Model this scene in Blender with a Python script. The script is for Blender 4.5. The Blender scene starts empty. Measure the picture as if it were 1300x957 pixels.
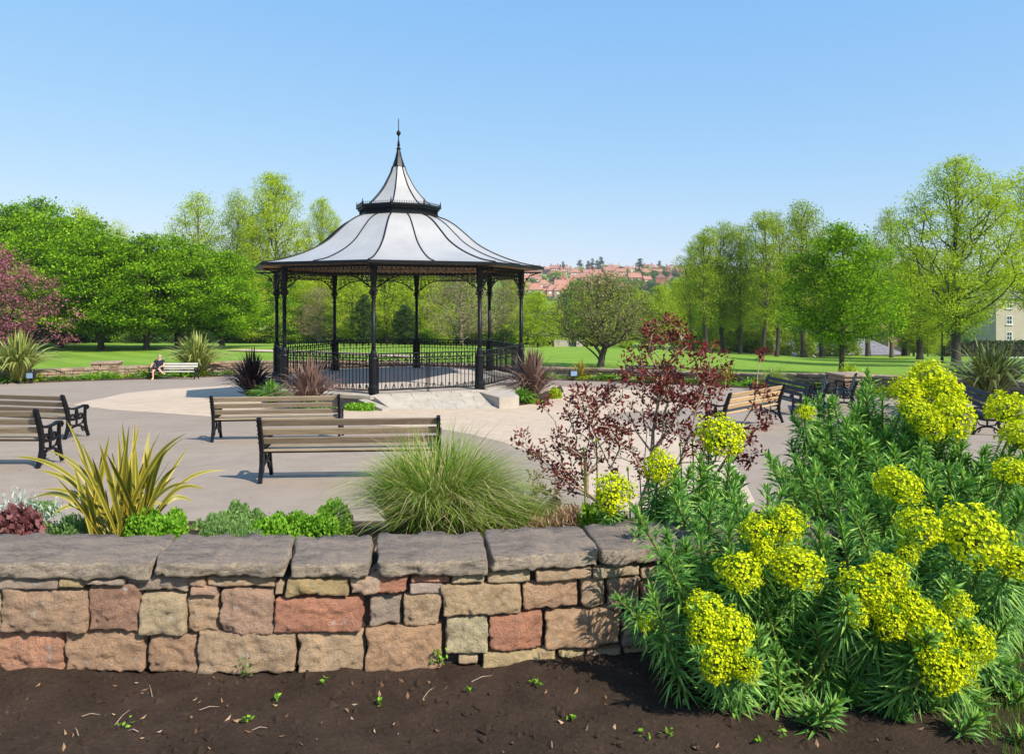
import bpy, math, random
import numpy as np
from mathutils import Vector, Matrix, noise

# ------------------------------------------------------------------ camera, sky, sun
sc = bpy.context.scene
COL = sc.collection
HC, F0, YH = 2.55, 948.0, 380.7           # eye height, focal length in photo pixels, horizon row
cam = bpy.data.cameras.new('camera'); camo = bpy.data.objects.new('camera', cam); COL.objects.link(camo)
camo.location = (0, 0, HC); camo.rotation_euler = (math.radians(90), 0, 0)
cam.sensor_width = 36; cam.lens = F0 / 1300 * 36; cam.shift_y = -(478.5 - YH) / 1300
cam.clip_start = 0.05; cam.clip_end = 6000
sc.camera = camo
SUN_EL, SUN_AZ = math.radians(43), math.radians(41)   # azimuth: from the right, turned behind the camera
SV = Vector((math.cos(SUN_EL) * math.cos(SUN_AZ), -math.cos(SUN_EL) * math.sin(SUN_AZ), math.sin(SUN_EL)))
w = bpy.data.worlds.new('World'); sc.world = w; w.use_nodes = True
nt = w.node_tree; bg = nt.nodes['Background']
sky = nt.nodes.new('ShaderNodeTexSky'); sky.sky_type = 'NISHITA'; sky.sun_disc = False
sky.sun_elevation = SUN_EL; sky.sun_rotation = math.atan2(SV.x, SV.y)
sky.air_density = 1.0; sky.dust_density = 0.3; sky.ozone_density = 2.0; sky.altitude = 60
sp_ = nt.nodes.new('ShaderNodeSeparateColor'); cb_ = nt.nodes.new('ShaderNodeCombineColor'); nt.links.new(sky.outputs[0], sp_.inputs[0])
for i_, (gam, tint) in enumerate(((.70, 1.03), (.41, 1.86), (.12, 3.85))):      # hazy spring sky: softer gradient per channel
    a_ = nt.nodes.new('ShaderNodeMath'); a_.operation = 'POWER'; nt.links.new(sp_.outputs[i_], a_.inputs[0]); a_.inputs[1].default_value = gam
    m_ = nt.nodes.new('ShaderNodeMath'); m_.operation = 'MULTIPLY'; nt.links.new(a_.outputs[0], m_.inputs[0]); m_.inputs[1].default_value = tint; nt.links.new(m_.outputs[0], cb_.inputs[i_])
nt.links.new(cb_.outputs[0], bg.inputs[0]); bg.inputs[1].default_value = 0.15
sl = bpy.data.lights.new('sun', 'SUN'); sl.energy = 5.0; sl.angle = math.radians(0.5); sl.color = (1, .94, .83)
slo = bpy.data.objects.new('sun', sl); COL.objects.link(slo)
slo.rotation_euler = SV.to_track_quat('Z', 'Y').to_euler(); slo.location = (20, -10, 30)
sc.view_settings.view_transform = 'Standard'; sc.view_settings.look = 'None'
sc.view_settings.exposure = 0.45; sc.view_settings.gamma = 1
sc.cycles.max_bounces = 6; sc.cycles.transparent_max_bounces = 8
sc.cycles.use_denoising = True

R = random.Random(7)
NR = np.random.default_rng(11)
def U(px): return (px - 650) / F0
def V(py): return (py - YH) / F0
def P(px, py, d): return Vector((U(px) * d, d, HC - V(py) * d))     # the point seen at a photo pixel, d metres away
def pz(d): return .75 - .0605 * d                                  # plaza surface falls gently away
def G(px, py):
    d = 1.8 / (V(py) - .0605); return Vector((U(px) * d, d, pz(d)))
def sm(t): t = np.clip(t, 0, 1); return t * t * (3 - 2 * t)
def lawnz(x, y):
    d = np.maximum(y, 1.0); u = np.asarray(x) / np.maximum(d, 14)
    L = np.interp(d, [5, 20, 41.5, 60, 75, 120, 300, 420, 600, 900, 1150, 2500], [.6, -.3, -1.1, -1.4, -1.9, -4.2, -12, -8, 6, 32, 34, 20])
    M = np.interp(d, [5, 26, 39.5, 60, 100, 150, 300, 420, 600, 900, 1150, 2500], [.6, -.5, -1.07, -1.9, -3.5, -6, -14, -8, 7, 35, 37, 20])
    Q = np.interp(d, [5, 20, 27.5, 36, 60, 100, 112, 134, 300, 420, 600, 900, 1150, 2500], [.8, .1, -.25, -.95, -2.8, -4.9, -7.6, -8.2, -15, -8, 7, 35, 37, 20])
    a = sm((u + .25) / .35); b = sm((u - .1) / .35)
    return L * (1 - a) + M * (a - a * b) + Q * a * b

# ------------------------------------------------------------------ materials
def mat(name, build):
    m = bpy.data.materials.new(name); m.use_nodes = True
    t = m.node_tree; b = t.nodes['Principled BSDF']; build(t, b); return m
def N(t, ty, **kw):
    n = t.nodes.new(ty)
    for k, v in kw.items():
        if k.startswith('i_'): n.inputs[k[2:].replace('_', ' ')].default_value = v
        else: setattr(n, k, v)
    return n
def ramp(t, fac, stops):
    r = t.nodes.new('ShaderNodeValToRGB'); e = r.color_ramp.elements
    while len(e) < len(stops): e.new(.5)
    for i, (p, c) in enumerate(stops): e[i].position = p; e[i].color = (*c, 1) if len(c) == 3 else c
    t.links.new(fac, r.inputs[0]); return r.outputs[0]
def tex(t, scale, detail=6, rough=.6, coord='Object', vec=None, dist=0):
    if vec is None:
        tc = t.nodes.new('ShaderNodeTexCoord'); vec = tc.outputs[coord]
    n = N(t, 'ShaderNodeTexNoise'); n.inputs['Scale'].default_value = scale
    n.inputs['Detail'].default_value = detail; n.inputs['Roughness'].default_value = rough; n.inputs['Distortion'].default_value = dist
    t.links.new(vec, n.inputs['Vector']); return n.outputs['Fac']
def bump(t, b, h, strength=.5, dist=.02):
    n = N(t, 'ShaderNodeBump'); n.inputs['Strength'].default_value = strength; n.inputs['Distance'].default_value = dist
    t.links.new(h, n.inputs['Height']); t.links.new(n.outputs[0], b.inputs['Normal'])
def mix(t, fac, a, b, mode='MIX'):
    n = t.nodes.new('ShaderNodeMix'); n.data_type = 'RGBA'; n.blend_type = mode
    for s, v in ((n.inputs[0], fac), (n.inputs[6], a), (n.inputs[7], b)):
        if hasattr(v, 'is_linked') or hasattr(v, 'links'): t.links.new(v, s)
        else: s.default_value = v if not isinstance(v, tuple) else ((*v, 1) if len(v) == 3 else v)
    return n.outputs[2]
def simple(name, col, rough=.6, metal=0, var=.25, scale=6, bmp=0, spec=.5, bscale=40, bd=.01):
    def f(t, b):
        n = tex(t, scale)
        c = ramp(t, n, [(.3, tuple(x * (1 - var) for x in col)), (.7, tuple(min(1, x * (1 + var)) for x in col))])
        t.links.new(c, b.inputs['Base Color']); b.inputs['Roughness'].default_value = rough
        b.inputs['Metallic'].default_value = metal; b.inputs['Specular IOR Level'].default_value = spec
        if bmp: bump(t, b, tex(t, bscale), bmp, bd)
    return mat(name, f)
def leafmat(name, cols, trans=.35, rough=.6, scale=.35, spec=.12):
    """foliage: colour varies per leaf and in broad patches; thin enough to let light through"""
    def f(t, b):
        g = t.nodes.new('ShaderNodeNewGeometry')
        n = tex(t, scale, 3)
        ad = N(t, 'ShaderNodeMath', operation='MULTIPLY_ADD'); t.links.new(n, ad.inputs[0]); ad.inputs[1].default_value = .5
        s = N(t, 'ShaderNodeMath', operation='MULTIPLY'); t.links.new(g.outputs['Random Per Island'], s.inputs[0]); s.inputs[1].default_value = .75
        t.links.new(s.outputs[0], ad.inputs[2])
        k = len(cols); c = ramp(t, ad.outputs[0], [(.15 + .75 * i / (k - 1), cols[i]) for i in range(k)])
        t.links.new(c, b.inputs['Base Color']); b.inputs['Roughness'].default_value = rough
        b.inputs['Specular IOR Level'].default_value = spec
        tr = t.nodes.new('ShaderNodeBsdfTranslucent'); t.links.new(mix(t, 1.0, c, (1.0, 1.0, .55), 'MULTIPLY'), tr.inputs[0])
        ms = t.nodes.new('ShaderNodeMixShader'); ms.inputs[0].default_value = trans
        t.links.new(b.outputs[0], ms.inputs[1]); t.links.new(tr.outputs[0], ms.inputs[2])
        t.links.new(ms.outputs[0], t.nodes['Material Output'].inputs[0])
    return mat(name, f)
M = {}
def f_asph(c1, c2):
    def f(t, b):
        n = tex(t, 160, 6, .9); p = tex(t, .5, 6, .7, dist=.6); q = tex(t, 2.5, 6)
        c = mix(t, .5, ramp(t, n, [(.32, tuple(x * .6 for x in c1)), (.68, tuple(x * 1.4 for x in c1))]), ramp(t, p, [(.35, c1), (.65, c2)]))
        c = mix(t, ramp(t, q, [(.42, (0, 0, 0)), (.72, (.42, .42, .42))]), c, tuple(x * .62 for x in c2))
        c = mix(t, ramp(t, tex(t, .22, 8, .8), [(.5, (0, 0, 0)), (.56, (.35, .35, .35))]), c, tuple(x * .78 for x in c1))
        v = N(t, 'ShaderNodeTexVoronoi'); v.inputs['Scale'].default_value = 1.6
        tc = t.nodes.new('ShaderNodeTexCoord'); t.links.new(tc.outputs['Object'], v.inputs['Vector'])
        c = mix(t, ramp(t, v.outputs['Distance'], [(.018, (.5, .5, .5)), (.03, (0, 0, 0))]), c, (.62, .56, .5))
        t.links.new(c, b.inputs['Base Color']); b.inputs['Roughness'].default_value = .85
        b.inputs['Specular IOR Level'].default_value = .25; bump(t, b, n, .5, .004)
    return f
M['asphalt'] = mat('asphalt', f_asph((.315, .25, .195), (.36, .275, .21)))
M['gravel'] = mat('buff_surface', f_asph((.56, .43, .315), (.50, .385, .28)))
def f_lawn(t, b):
    n = tex(t, 14, 8, .75); p = tex(t, .12, 5, .6); q = tex(t, 1.2, 5, .7)
    c = mix(t, .55, ramp(t, n, [(.3, (.11, .21, .02)), (.7, (.26, .42, .055))]), ramp(t, p, [(.35, (.16, .29, .03)), (.65, (.22, .35, .05))]))
    c = mix(t, ramp(t, q, [(.42, (0, 0, 0)), (.75, (.6, .6, .6))]), c, (.27, .31, .07)); c = mix(t, ramp(t, tex(t, .5, 6, .7), [(.5, (0, 0, 0)), (.7, (.5, .5, .5))]), c, (.10, .20, .025))
    tcw = t.nodes.new('ShaderNodeTexCoord'); wv = N(t, 'ShaderNodeTexWave', bands_direction='DIAGONAL'); wv.inputs['Scale'].default_value = .16; wv.inputs['Distortion'].default_value = 1.2; t.links.new(tcw.outputs['Object'], wv.inputs['Vector'])
    c = mix(t, 1.0, c, ramp(t, wv.outputs['Fac'], [(.35, (.90, .92, .88)), (.65, (1.06, 1.05, 1.08))]), 'MULTIPLY')
    c = mix(t, ramp(t, tex(t, 9, 2, .5), [(.70, (0, 0, 0)), (.74, (.5, .5, .5))]), c, (.5, .52, .3))
    t.links.new(c, b.inputs['Base Color']); b.inputs['Roughness'].default_value = .9; b.inputs['Specular IOR Level'].default_value = .03
    bump(t, b, n, 1, .05)
M['lawn'] = mat('lawn_grass', f_lawn)
def f_soil(t, b):
    n = tex(t, 55, 9, .8); p = tex(t, 5, 6)
    c = mix(t, .5, ramp(t, n, [(.3, (.022, .014, .009)), (.58, (.085, .055, .038)), (.75, (.28, .2, .15))]), ramp(t, p, [(.3, (.03, .02, .014)), (.7, (.10, .066, .047))]))
    t.links.new(c, b.inputs['Base Color']); b.inputs['Roughness'].default_value = .95; b.inputs['Specular IOR Level'].default_value = .1
    bump(t, b, n, 1, .02)
M['soil'] = mat('soil', f_soil)
def f_stone(t, b):
    oi = t.nodes.new('ShaderNodeObjectInfo'); tc = t.nodes.new('ShaderNodeTexCoord')
    va = N(t, 'ShaderNodeVectorMath', operation='ADD'); t.links.new(tc.outputs['Object'], va.inputs[0])
    cx = N(t, 'ShaderNodeMath', operation='MULTIPLY'); t.links.new(oi.outputs['Random'], cx.inputs[0]); cx.inputs[1].default_value = 37
    t.links.new(cx.outputs[0], va.inputs[1]); vec = va.outputs[0]
    a = tex(t, 8, 12, .82, vec=vec, dist=.25); g = tex(t, 120, 6, .8, vec=vec); l = tex(t, 22, 4, .7, vec=vec); d = tex(t, 4.5, 5, .6, vec=vec)
    c = mix(t, 1.0, oi.outputs['Color'], ramp(t, a, [(.3, (.55, .49, .45)), (.48, (1, 1, 1)), (.68, (1.4, 1.33, 1.22))]), 'MULTIPLY')
    c = mix(t, ramp(t, g, [(.30, (.7, .7, .7)), (.42, (0, 0, 0))]), c, (.07, .05, .035))
    c = mix(t, ramp(t, d, [(.58, (0, 0, 0)), (.76, (.45, .45, .45))]), c, (.14, .115, .08))
    c = mix(t, ramp(t, l, [(.64, (0, 0, 0)), (.67, (.85, .85, .85))]), c, (.62, .6, .55))      # pale lichen
    t.links.new(c, b.inputs['Base Color']); b.inputs['Roughness'].default_value = .9; b.inputs['Specular IOR Level'].default_value = .2
    h = N(t, 'ShaderNodeMath', operation='MULTIPLY_ADD'); t.links.new(a, h.inputs[0]); h.inputs[1].default_value = 2.2; t.links.new(g, h.inputs[2])
    bump(t, b, h.outputs[0], 1.0, .024)
M['stone'] = mat('sandstone', f_stone)
def f_slab(t, b):
    oi = t.nodes.new('ShaderNodeObjectInfo'); tc = t.nodes.new('ShaderNodeTexCoord')
    mp = N(t, 'ShaderNodeMapping'); mp.inputs['Scale'].default_value = (1, 3.2, 3); t.links.new(tc.outputs['Object'], mp.inputs[0])
    a = tex(t, 5, 9, .75, vec=mp.outputs[0], dist=.7); g = tex(t, 70, 7, .8); l = tex(t, 15, 5, .75)
    c = mix(t, 1.0, oi.outputs['Color'], ramp(t, a, [(.3, (.42, .4, .42)), (.5, (.95, .93, .93)), (.7, (1.35, 1.25, 1.1))]), 'MULTIPLY')
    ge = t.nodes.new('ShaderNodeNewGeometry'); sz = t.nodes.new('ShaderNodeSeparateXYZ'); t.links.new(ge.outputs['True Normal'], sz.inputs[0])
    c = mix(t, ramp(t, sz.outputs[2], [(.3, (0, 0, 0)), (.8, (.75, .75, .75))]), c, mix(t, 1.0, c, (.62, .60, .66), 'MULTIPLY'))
    c = mix(t, ramp(t, g, [(.32, (.8, .8, .8)), (.46, (0, 0, 0))]), c, (.06, .05, .05))
    c = mix(t, ramp(t, l, [(.6, (0, 0, 0)), (.75, (.6, .6, .6))]), c, (.42, .38, .32))
    t.links.new(c, b.inputs['Base Color']); b.inputs['Roughness'].default_value = .9; b.inputs['Specular IOR Level'].default_value = .2
    h = N(t, 'ShaderNodeMath', operation='MULTIPLY_ADD'); t.links.new(a, h.inputs[0]); h.inputs[1].default_value = 2; t.links.new(g, h.inputs[2])
    bump(t, b, h.outputs[0], 1, .02)
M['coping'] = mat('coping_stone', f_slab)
def f_sf(t, b):
    g = t.nodes.new('ShaderNodeNewGeometry'); n = tex(t, 6, 7, .75)
    c = ramp(t, g.outputs['Random Per Island'], [(0, (.20, .13, .09)), (.35, (.33, .22, .15)), (.7, (.30, .24, .17)), (1, (.40, .27, .19))])
    c = mix(t, 1.0, c, ramp(t, n, [(.3, (.55, .52, .5)), (.65, (1.15, 1.15, 1.1))]), 'MULTIPLY')
    t.links.new(c, b.inputs['Base Color']); b.inputs['Roughness'].default_value = .9; bump(t, b, n, .8, .03)
M['stone_far'] = mat('far_sandstone', f_sf)
M['core'] = simple('wall_core_earth', (.05, .04, .033), .95, bmp=.8)
M['iron'] = simple('black_iron_paint', (.007, .0075, .010), .42, var=.2, bmp=.12, bscale=60, bd=.004, spec=.22)
M['ironrail'] = M['iron']
def f_wood(c1, c2, grey=0.0):
    def f(t, b):
        tc = t.nodes.new('ShaderNodeTexCoord'); mp = N(t, 'ShaderNodeMapping'); mp.inputs['Scale'].default_value = (1.2, 22, 22)
        t.links.new(tc.outputs['Object'], mp.inputs[0]); oi = t.nodes.new('ShaderNodeObjectInfo')
        va = N(t, 'ShaderNodeVectorMath', operation='ADD'); t.links.new(mp.outputs[0], va.inputs[0])
        k = N(t, 'ShaderNodeMath', operation='MULTIPLY'); t.links.new(oi.outputs['Random'], k.inputs[0]); k.inputs[1].default_value = 50; t.links.new(k.outputs[0], va.inputs[1])
        n = tex(t, 3, 6, .7, vec=va.outputs[0], dist=.5); p = tex(t, 1.7, 4, vec=va.outputs[0])
        c = ramp(t, n, [(.3, c1), (.7, c2)])
        c = mix(t, ramp(t, p, [(.45, (0, 0, 0)), (.7, (.5, .5, .5))]), c, tuple(x * .5 for x in c1))
        c = mix(t, 1.0, c, ramp(t, oi.outputs['Random'], [(0, (.72, .70, .68)), (.5, (1, 1, 1)), (1, (1.22, 1.2, 1.12))]), 'MULTIPLY')
        c = mix(t, ramp(t, tex(t, 9, 5, .7, vec=va.outputs[0]), [(.58, (0, 0, 0)), (.7, (.55, .55, .55))]), c, (.10, .11, .06))
        t.links.new(c, b.inputs['Base Color']); b.inputs['Roughness'].default_value = .7; bump(t, b, n, .5, .005)
    return f
M['wood'] = mat('weathered_bench_wood', f_wood((.20, .15, .095), (.36, .28, .19)))
M['wood_tan'] = mat('fresh_bench_wood', f_wood((.42, .27, .13), (.58, .40, .22)))
M['wood_pale'] = mat('pale_bench_wood', f_wood((.45, .41, .36), (.6, .56, .5)))
M['wood_dark'] = mat('dark_stained_wood', f_wood((.02, .02, .022), (.05, .05, .055)))
def f_roof(t, b):
    n = tex(t, 1.3, 6, .6); q = tex(t, 3.5, 9, .8, dist=.5)
    tc = t.nodes.new('ShaderNodeTexCoord'); wv = N(t, 'ShaderNodeTexWave', bands_direction='Z'); wv.inputs['Scale'].default_value = 3.2
    wv.inputs['Distortion'].default_value = .3; t.links.new(tc.outputs['Object'], wv.inputs['Vector'])
    c = ramp(t, n, [(.3, (.345, .33, .32)), (.7, (.42, .405, .39))])
    c = mix(t, ramp(t, q, [(.5, (0, 0, 0)), (.72, (.5, .5, .5))]), c, (.30, .285, .28))
    t.links.new(c, b.inputs['Base Color']); b.inputs['Roughness'].default_value = .36; b.inputs['Metallic'].default_value = .0
    bump(t, b, wv.outputs['Fac'], .12, .02)
M['roof'] = mat('light_grey_roof_sheet', f_roof)
M['ceiling'] = simple('brown_ceiling_boards', (.42, .27, .15), .6, scale=3)
M['concrete'] = simple('pale_stone_floor', (.40, .35, .29), .85, var=.18, scale=3, bmp=.4, bscale=60, bd=.004)
M['floor'] = simple('bandstand_floor', (.44, .38, .33), .85, var=.12, scale=2, bmp=.2, bscale=80, bd=.003)
M['bark'] = simple('tree_bark', (.10, .082, .058), .9, var=.35, scale=7, bmp=.9, bscale=18, bd=.04)
M['bark_dark'] = simple('dark_bark', (.055, .043, .032), .9, var=.3, scale=7, bmp=.9, bscale=18, bd=.04)
M['bark_pale'] = simple('pale_bark', (.26, .20, .145), .85, var=.3, scale=20, bmp=.5, bscale=60, bd=.004)
M['bark_shrub'] = simple('tan_shrub_bark', (.34, .245, .17), .8, var=.35, scale=30, bmp=.5, bscale=150, bd=.002)
M['leaf_dense'] = leafmat('bright_green_leaves', [(.035, .10, .003), (.13, .29, .006), (.33, .52, .015)], .38, scale=.3)
M['leaf_lime'] = leafmat('young_yellow_green_leaves', [(.16, .24, .005), (.36, .48, .01), (.58, .68, .03)], .42, scale=.25)
M['leaf_olive'] = leafmat('olive_spring_leaves', [(.11, .17, .006), (.26, .37, .012), (.44, .53, .03)], .35, scale=.25)
M['leaf_mid'] = leafmat('mid_green_leaves', [(.03, .08, .005), (.10, .21, .010), (.24, .38, .02)], .35, scale=.25)
M['leaf_dark'] = leafmat('dark_evergreen_leaves', [(.014, .035, .010), (.03, .07, .015), (.06, .11, .025)], .2, scale=.4)
M['leaf_yellow'] = leafmat('bright_yellow_green_leaves', [(.20, .30, .012), (.34, .46, .02), (.5, .58, .04)], .42, scale=.3)
M['leaf_crab'] = leafmat('mixed_bronze_green_leaves', [(.10, .13, .03), (.19, .21, .06), (.28, .2, .12), (.2, .3, .05)], .3, scale=.6)
M['leaf_brown'] = leafmat('brown_catkin_twigs', [(.16, .12, .07), (.28, .22, .13), (.33, .30, .13)], .3, scale=.4)
M['leaf_copper'] = leafmat('copper_leaves', [(.07, .02, .018), (.14, .05, .035), (.2, .08, .05)], .3)
M['blossom'] = leafmat('pink_blossom', [(.08, .045, .03), (.17, .055, .055), (.34, .10, .14), (.48, .17, .25)], .25, scale=.6)
M['leaf_maroon'] = leafmat('maroon_shrub_leaves', [(.06, .012, .014), (.15, .028, .03), (.29, .062, .055)], .42, scale=3)
M['euph_leaf'] = leafmat('blue_green_spurge_leaves', [(.05, .14, .035), (.13, .32, .055), (.38, .60, .11)], .38, scale=2.5, rough=.45, spec=.3)
M['euph_stem'] = simple('spurge_stem', (.17, .20, .05), .6, scale=20)
M['euph_flower'] = leafmat('chartreuse_spurge_flowers', [(.20, .33, .01), (.56, .63, .008), (.84, .85, .015)], .35, scale=3, rough=.6)
M['sedum'] = leafmat('fresh_green_groundcover', [(.07, .17, .012), (.14, .33, .018), (.26, .48, .04)], .35, scale=6)
M['soft_green'] = leafmat('soft_green_groundcover', [(.10, .19, .045), (.17, .30, .08), (.26, .4, .13)], .35, scale=6)
M['silver'] = leafmat('silver_felt_leaves', [(.26, .30, .25), (.40, .44, .38), (.56, .6, .54)], .2, scale=6)
M['heuchera'] = leafmat('purple_red_leaves', [(.08, .03, .03), (.18, .06, .065), (.30, .14, .13)], .3, scale=6)
M['straw'] = leafmat('feathery_grass_blades', [(.07, .14, .015), (.15, .28, .025), (.27, .39, .05), (.58, .50, .24)], .3, scale=2, rough=.4)
M['dry'] = leafmat('dry_leaf_litter', [(.12, .06, .03), (.3, .17, .09), (.5, .34, .22)], .2, scale=6)
M['grassblade'] = leafmat('lawn_blades', [(.05, .12, .01), (.11, .22, .02), (.2, .3, .05)], .35, scale=6)
def f_phorm(edge, mid1, mid2):
    def f(t, b):
        uv = t.nodes.new('ShaderNodeUVMap'); s = t.nodes.new('ShaderNodeSeparateXYZ'); t.links.new(uv.outputs[0], s.inputs[0])
        mp = N(t, 'ShaderNodeMapping'); mp.inputs['Scale'].default_value = (6, .6, 1); t.links.new(uv.outputs[0], mp.inputs[0])
        n = tex(t, 2.5, 4, .6, vec=mp.outputs[0]); g = t.nodes.new('ShaderNodeNewGeometry')
        c = ramp(t, s.outputs[0], [(0, edge), (.15, edge), (.24, mid1), (.5, mid2), (.76, mid1), (.85, edge)])
        c = mix(t, ramp(t, n, [(.35, (0, 0, 0)), (.65, (.7, .7, .7))]), c, tuple(.5 * (a + e) for a, e in zip(mid2, edge)))
        tip = ramp(t, s.outputs[1], [(.9, (0, 0, 0)), (1, (.8, .8, .8))]); c = mix(t, tip, c, (.4, .2, .08))
        t.links.new(c, b.inputs['Base Color']); b.inputs['Roughness'].default_value = .42
        tr = t.nodes.new('ShaderNodeBsdfTranslucent'); t.links.new(c, tr.inputs[0]); ms = t.nodes.new('ShaderNodeMixShader'); ms.inputs[0].default_value = .25
        t.links.new(b.outputs[0], ms.inputs[1]); t.links.new(tr.outputs[0], ms.inputs[2]); t.links.new(ms.outputs[0], t.nodes['Material Output'].inputs[0])
    return f
M['ph_yellow'] = mat('yellow_edged_blade', f_phorm((.66, .47, .04), (.17, .21, .03), (.075, .12, .022)))
M['ph_cream'] = mat('cream_edged_blade', f_phorm((.56, .54, .14), (.18, .27, .04), (.09, .16, .025)))
M['ph_olive'] = mat('olive_blade', f_phorm((.26, .29, .08), (.09, .14, .025), (.045, .085, .015)))
M['ph_bronze'] = mat('bronze_blade', f_phorm((.34, .20, .16), (.17, .10, .085), (.12, .085, .06)))
M['ph_dark'] = mat('dark_purple_blade', f_phorm((.045, .025, .03), (.025, .015, .02), (.02, .014, .018)))
M['sedum_blade'] = mat('fresh_green_blade', f_phorm((.2, .38, .04), (.12, .3, .02), (.09, .24, .02)))
M['ph_green'] = mat('green_blade', f_phorm((.15, .2, .05), (.06, .12, .025), (.04, .08, .02)))
M['brick'] = simple('red_brick', (.34, .12, .075), .9, var=.2, scale=3)
M['brick2'] = simple('orange_brick', (.44, .27, .19), .9, var=.15, scale=3)
M['tile'] = simple('red_roof_tiles', (.38, .17, .115), .9, var=.25, scale=1.2)
M['tile2'] = simple('brown_roof_tiles', (.33, .15, .11), .9, var=.25, scale=1.2)
M['slate'] = simple('grey_roof_slates', (.17, .16, .17), .8, var=.2, scale=1.5)
M['render'] = simple('cream_render', (.42, .36, .28), .9, var=.08, scale=1)
M['white'] = simple('white_paint', (.8, .8, .78), .6, var=.05)
M['glass'] = simple('window_glass', (.04, .05, .06), .1, var=.2)
M['skin'] = simple('skin', (.58, .32, .23), .55, var=.08)
M['navy'] = simple('navy_cloth', (.012, .014, .028), .85)
M['black'] = simple('black_cloth', (.01, .01, .012), .85)
M['shoe'] = simple('yellow_green_shoe', (.55, .55, .10), .6)
M['hair'] = simple('grey_hair', (.35, .30, .26), .7)
M['lens'] = simple('floodlight_lens', (.22, .32, .45), .08)
M['orange'] = simple('orange_plastic', (.7, .12, .02), .5)
M['carblue'] = simple('blue_car_paint', (.05, .16, .4), .25, var=.05)
M['carwhite'] = simple('white_car_paint', (.75, .77, .8), .25, var=.03)
M['rubber'] = simple('rubber', (.015, .015, .015), .8)

# ------------------------------------------------------------------ mesh helpers
class MB:
    def __init__(s): s.v = []; s.f = []; s.uv = None; s.mi = []
    def add(s, vs, fs, mi=0):
        o = len(s.v); s.v += [tuple(v) for v in vs]; s.f += [tuple(i + o for i in f) for f in fs]; s.mi += [mi] * len(fs); return s
    def box(s, c, d, rz=0, mi=0, bev=0):
        x, y, z = d[0] / 2, d[1] / 2, d[2] / 2; cz, sz = math.cos(rz), math.sin(rz)
        if bev:
            pts = []
            for k, (zz, ins) in enumerate(((-z, bev), (-z + bev, 0), (z - bev, 0), (z, bev))):
                for sx, sy in ((-1, -1), (1, -1), (1, 1), (-1, 1)): pts.append((sx * (x - ins), sy * (y - ins), zz))
            fs = [(3, 2, 1, 0), (12, 13, 14, 15)]
            for k in range(3):
                for j in range(4): a = k * 4 + j; bq = k * 4 + (j + 1) % 4; fs.append((a, bq, bq + 4, a + 4))
        else:
            pts = [(sx * x, sy * y, sz_ * z) for sz_ in (-1, 1) for sx, sy in ((-1, -1), (1, -1), (1, 1), (-1, 1))]
            fs = [(3, 2, 1, 0), (4, 5, 6, 7), (0, 1, 5, 4), (1, 2, 6, 5), (2, 3, 7, 6), (3, 0, 4, 7)]
        return s.add([(c[0] + a * cz - b * sz, c[1] + a * sz + b * cz, c[2] + e) for a, b, e in pts], fs, mi)
    def lathe(s, prof, n=12, c=(0, 0, 0), mi=0, rot=0):
        vs = [(c[0] + r * math.cos(2 * math.pi * k / n + rot), c[1] + r * math.sin(2 * math.pi * k / n + rot), c[2] + z) for r, z in prof for k in range(n)]
        fs = [(i * n + k, i * n + (k + 1) % n, (i + 1) * n + (k + 1) % n, (i + 1) * n + k) for i in range(len(prof) - 1) for k in range(n)]
        fs.append(tuple(reversed(range(n)))); fs.append(tuple((len(prof) - 1) * n + k for k in range(n)))
        return s.add(vs, fs, mi)
    def tube(s, pts, r, n=5, mi=0):
        pts = [Vector(p) for p in pts]; rs = r if hasattr(r, '__len__') else [r] * len(pts)
        vs = []; up = Vector((0.13, .21, 1)).normalized()
        for i, p in enumerate(pts):
            t = (pts[min(i + 1, len(pts) - 1)] - pts[max(i - 1, 0)]).normalized()
            a = t.cross(up); a = a.normalized() if a.length > .05 else t.cross(Vector((1, 0, 0))).normalized(); b = a.cross(t)
            vs += [p + (a * math.cos(2 * math.pi * k / n) + b * math.sin(2 * math.pi * k / n)) * rs[i] for k in range(n)]
        fs = [(i * n + k, i * n + (k + 1) % n, (i + 1) * n + (k + 1) % n, (i + 1) * n + k) for i in range(len(pts) - 1) for k in range(n)]
        fs += [tuple(range(n)), tuple(reversed([(len(pts) - 1) * n + k for k in range(n)]))]
        return s.add(vs, fs, mi)
    def ribbon(s, pts, wd, x, th, mi=0):
        """flat bar following 2-D points (y, z), in the plane x"""
        pp = [Vector((0, a, b)) for a, b in pts]; vs = []; ws = wd if hasattr(wd, '__len__') else [wd] * len(pp)
        for i, p in enumerate(pp):
            t = (pp[min(i + 1, len(pp) - 1)] - pp[max(i - 1, 0)]).normalized(); nn = Vector((0, -t.z, t.y)) * ws[i] / 2
            for sx in (-1, 1):
                for q in (p + nn, p - nn): vs.append((x + sx * th / 2, q.y, q.z))
        fs = []
        for i in range(len(pp) - 1):
            a = i * 4; b = a + 4
            fs += [(a, a + 1, b + 1, b), (a + 2, b + 2, b + 3, a + 3), (a, b, b + 2, a + 2), (a + 1, a + 3, b + 3, b + 1)]
        e = (len(pp) - 1) * 4; fs += [(0, 2, 3, 1), (e, e + 1, e + 3, e + 2)]
        return s.add(vs, fs, mi)
    def mesh(s, name, *mats, smooth=False):
        me = bpy.data.meshes.new(name); me.from_pydata(s.v, [], s.f)
        for m in mats: me.materials.append(m)
        if len(mats) > 1: me.polygons.foreach_set('material_index', s.mi)
        if smooth: me.polygons.foreach_set('use_smooth', [True] * len(me.polygons))
        me.update(); return me
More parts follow.
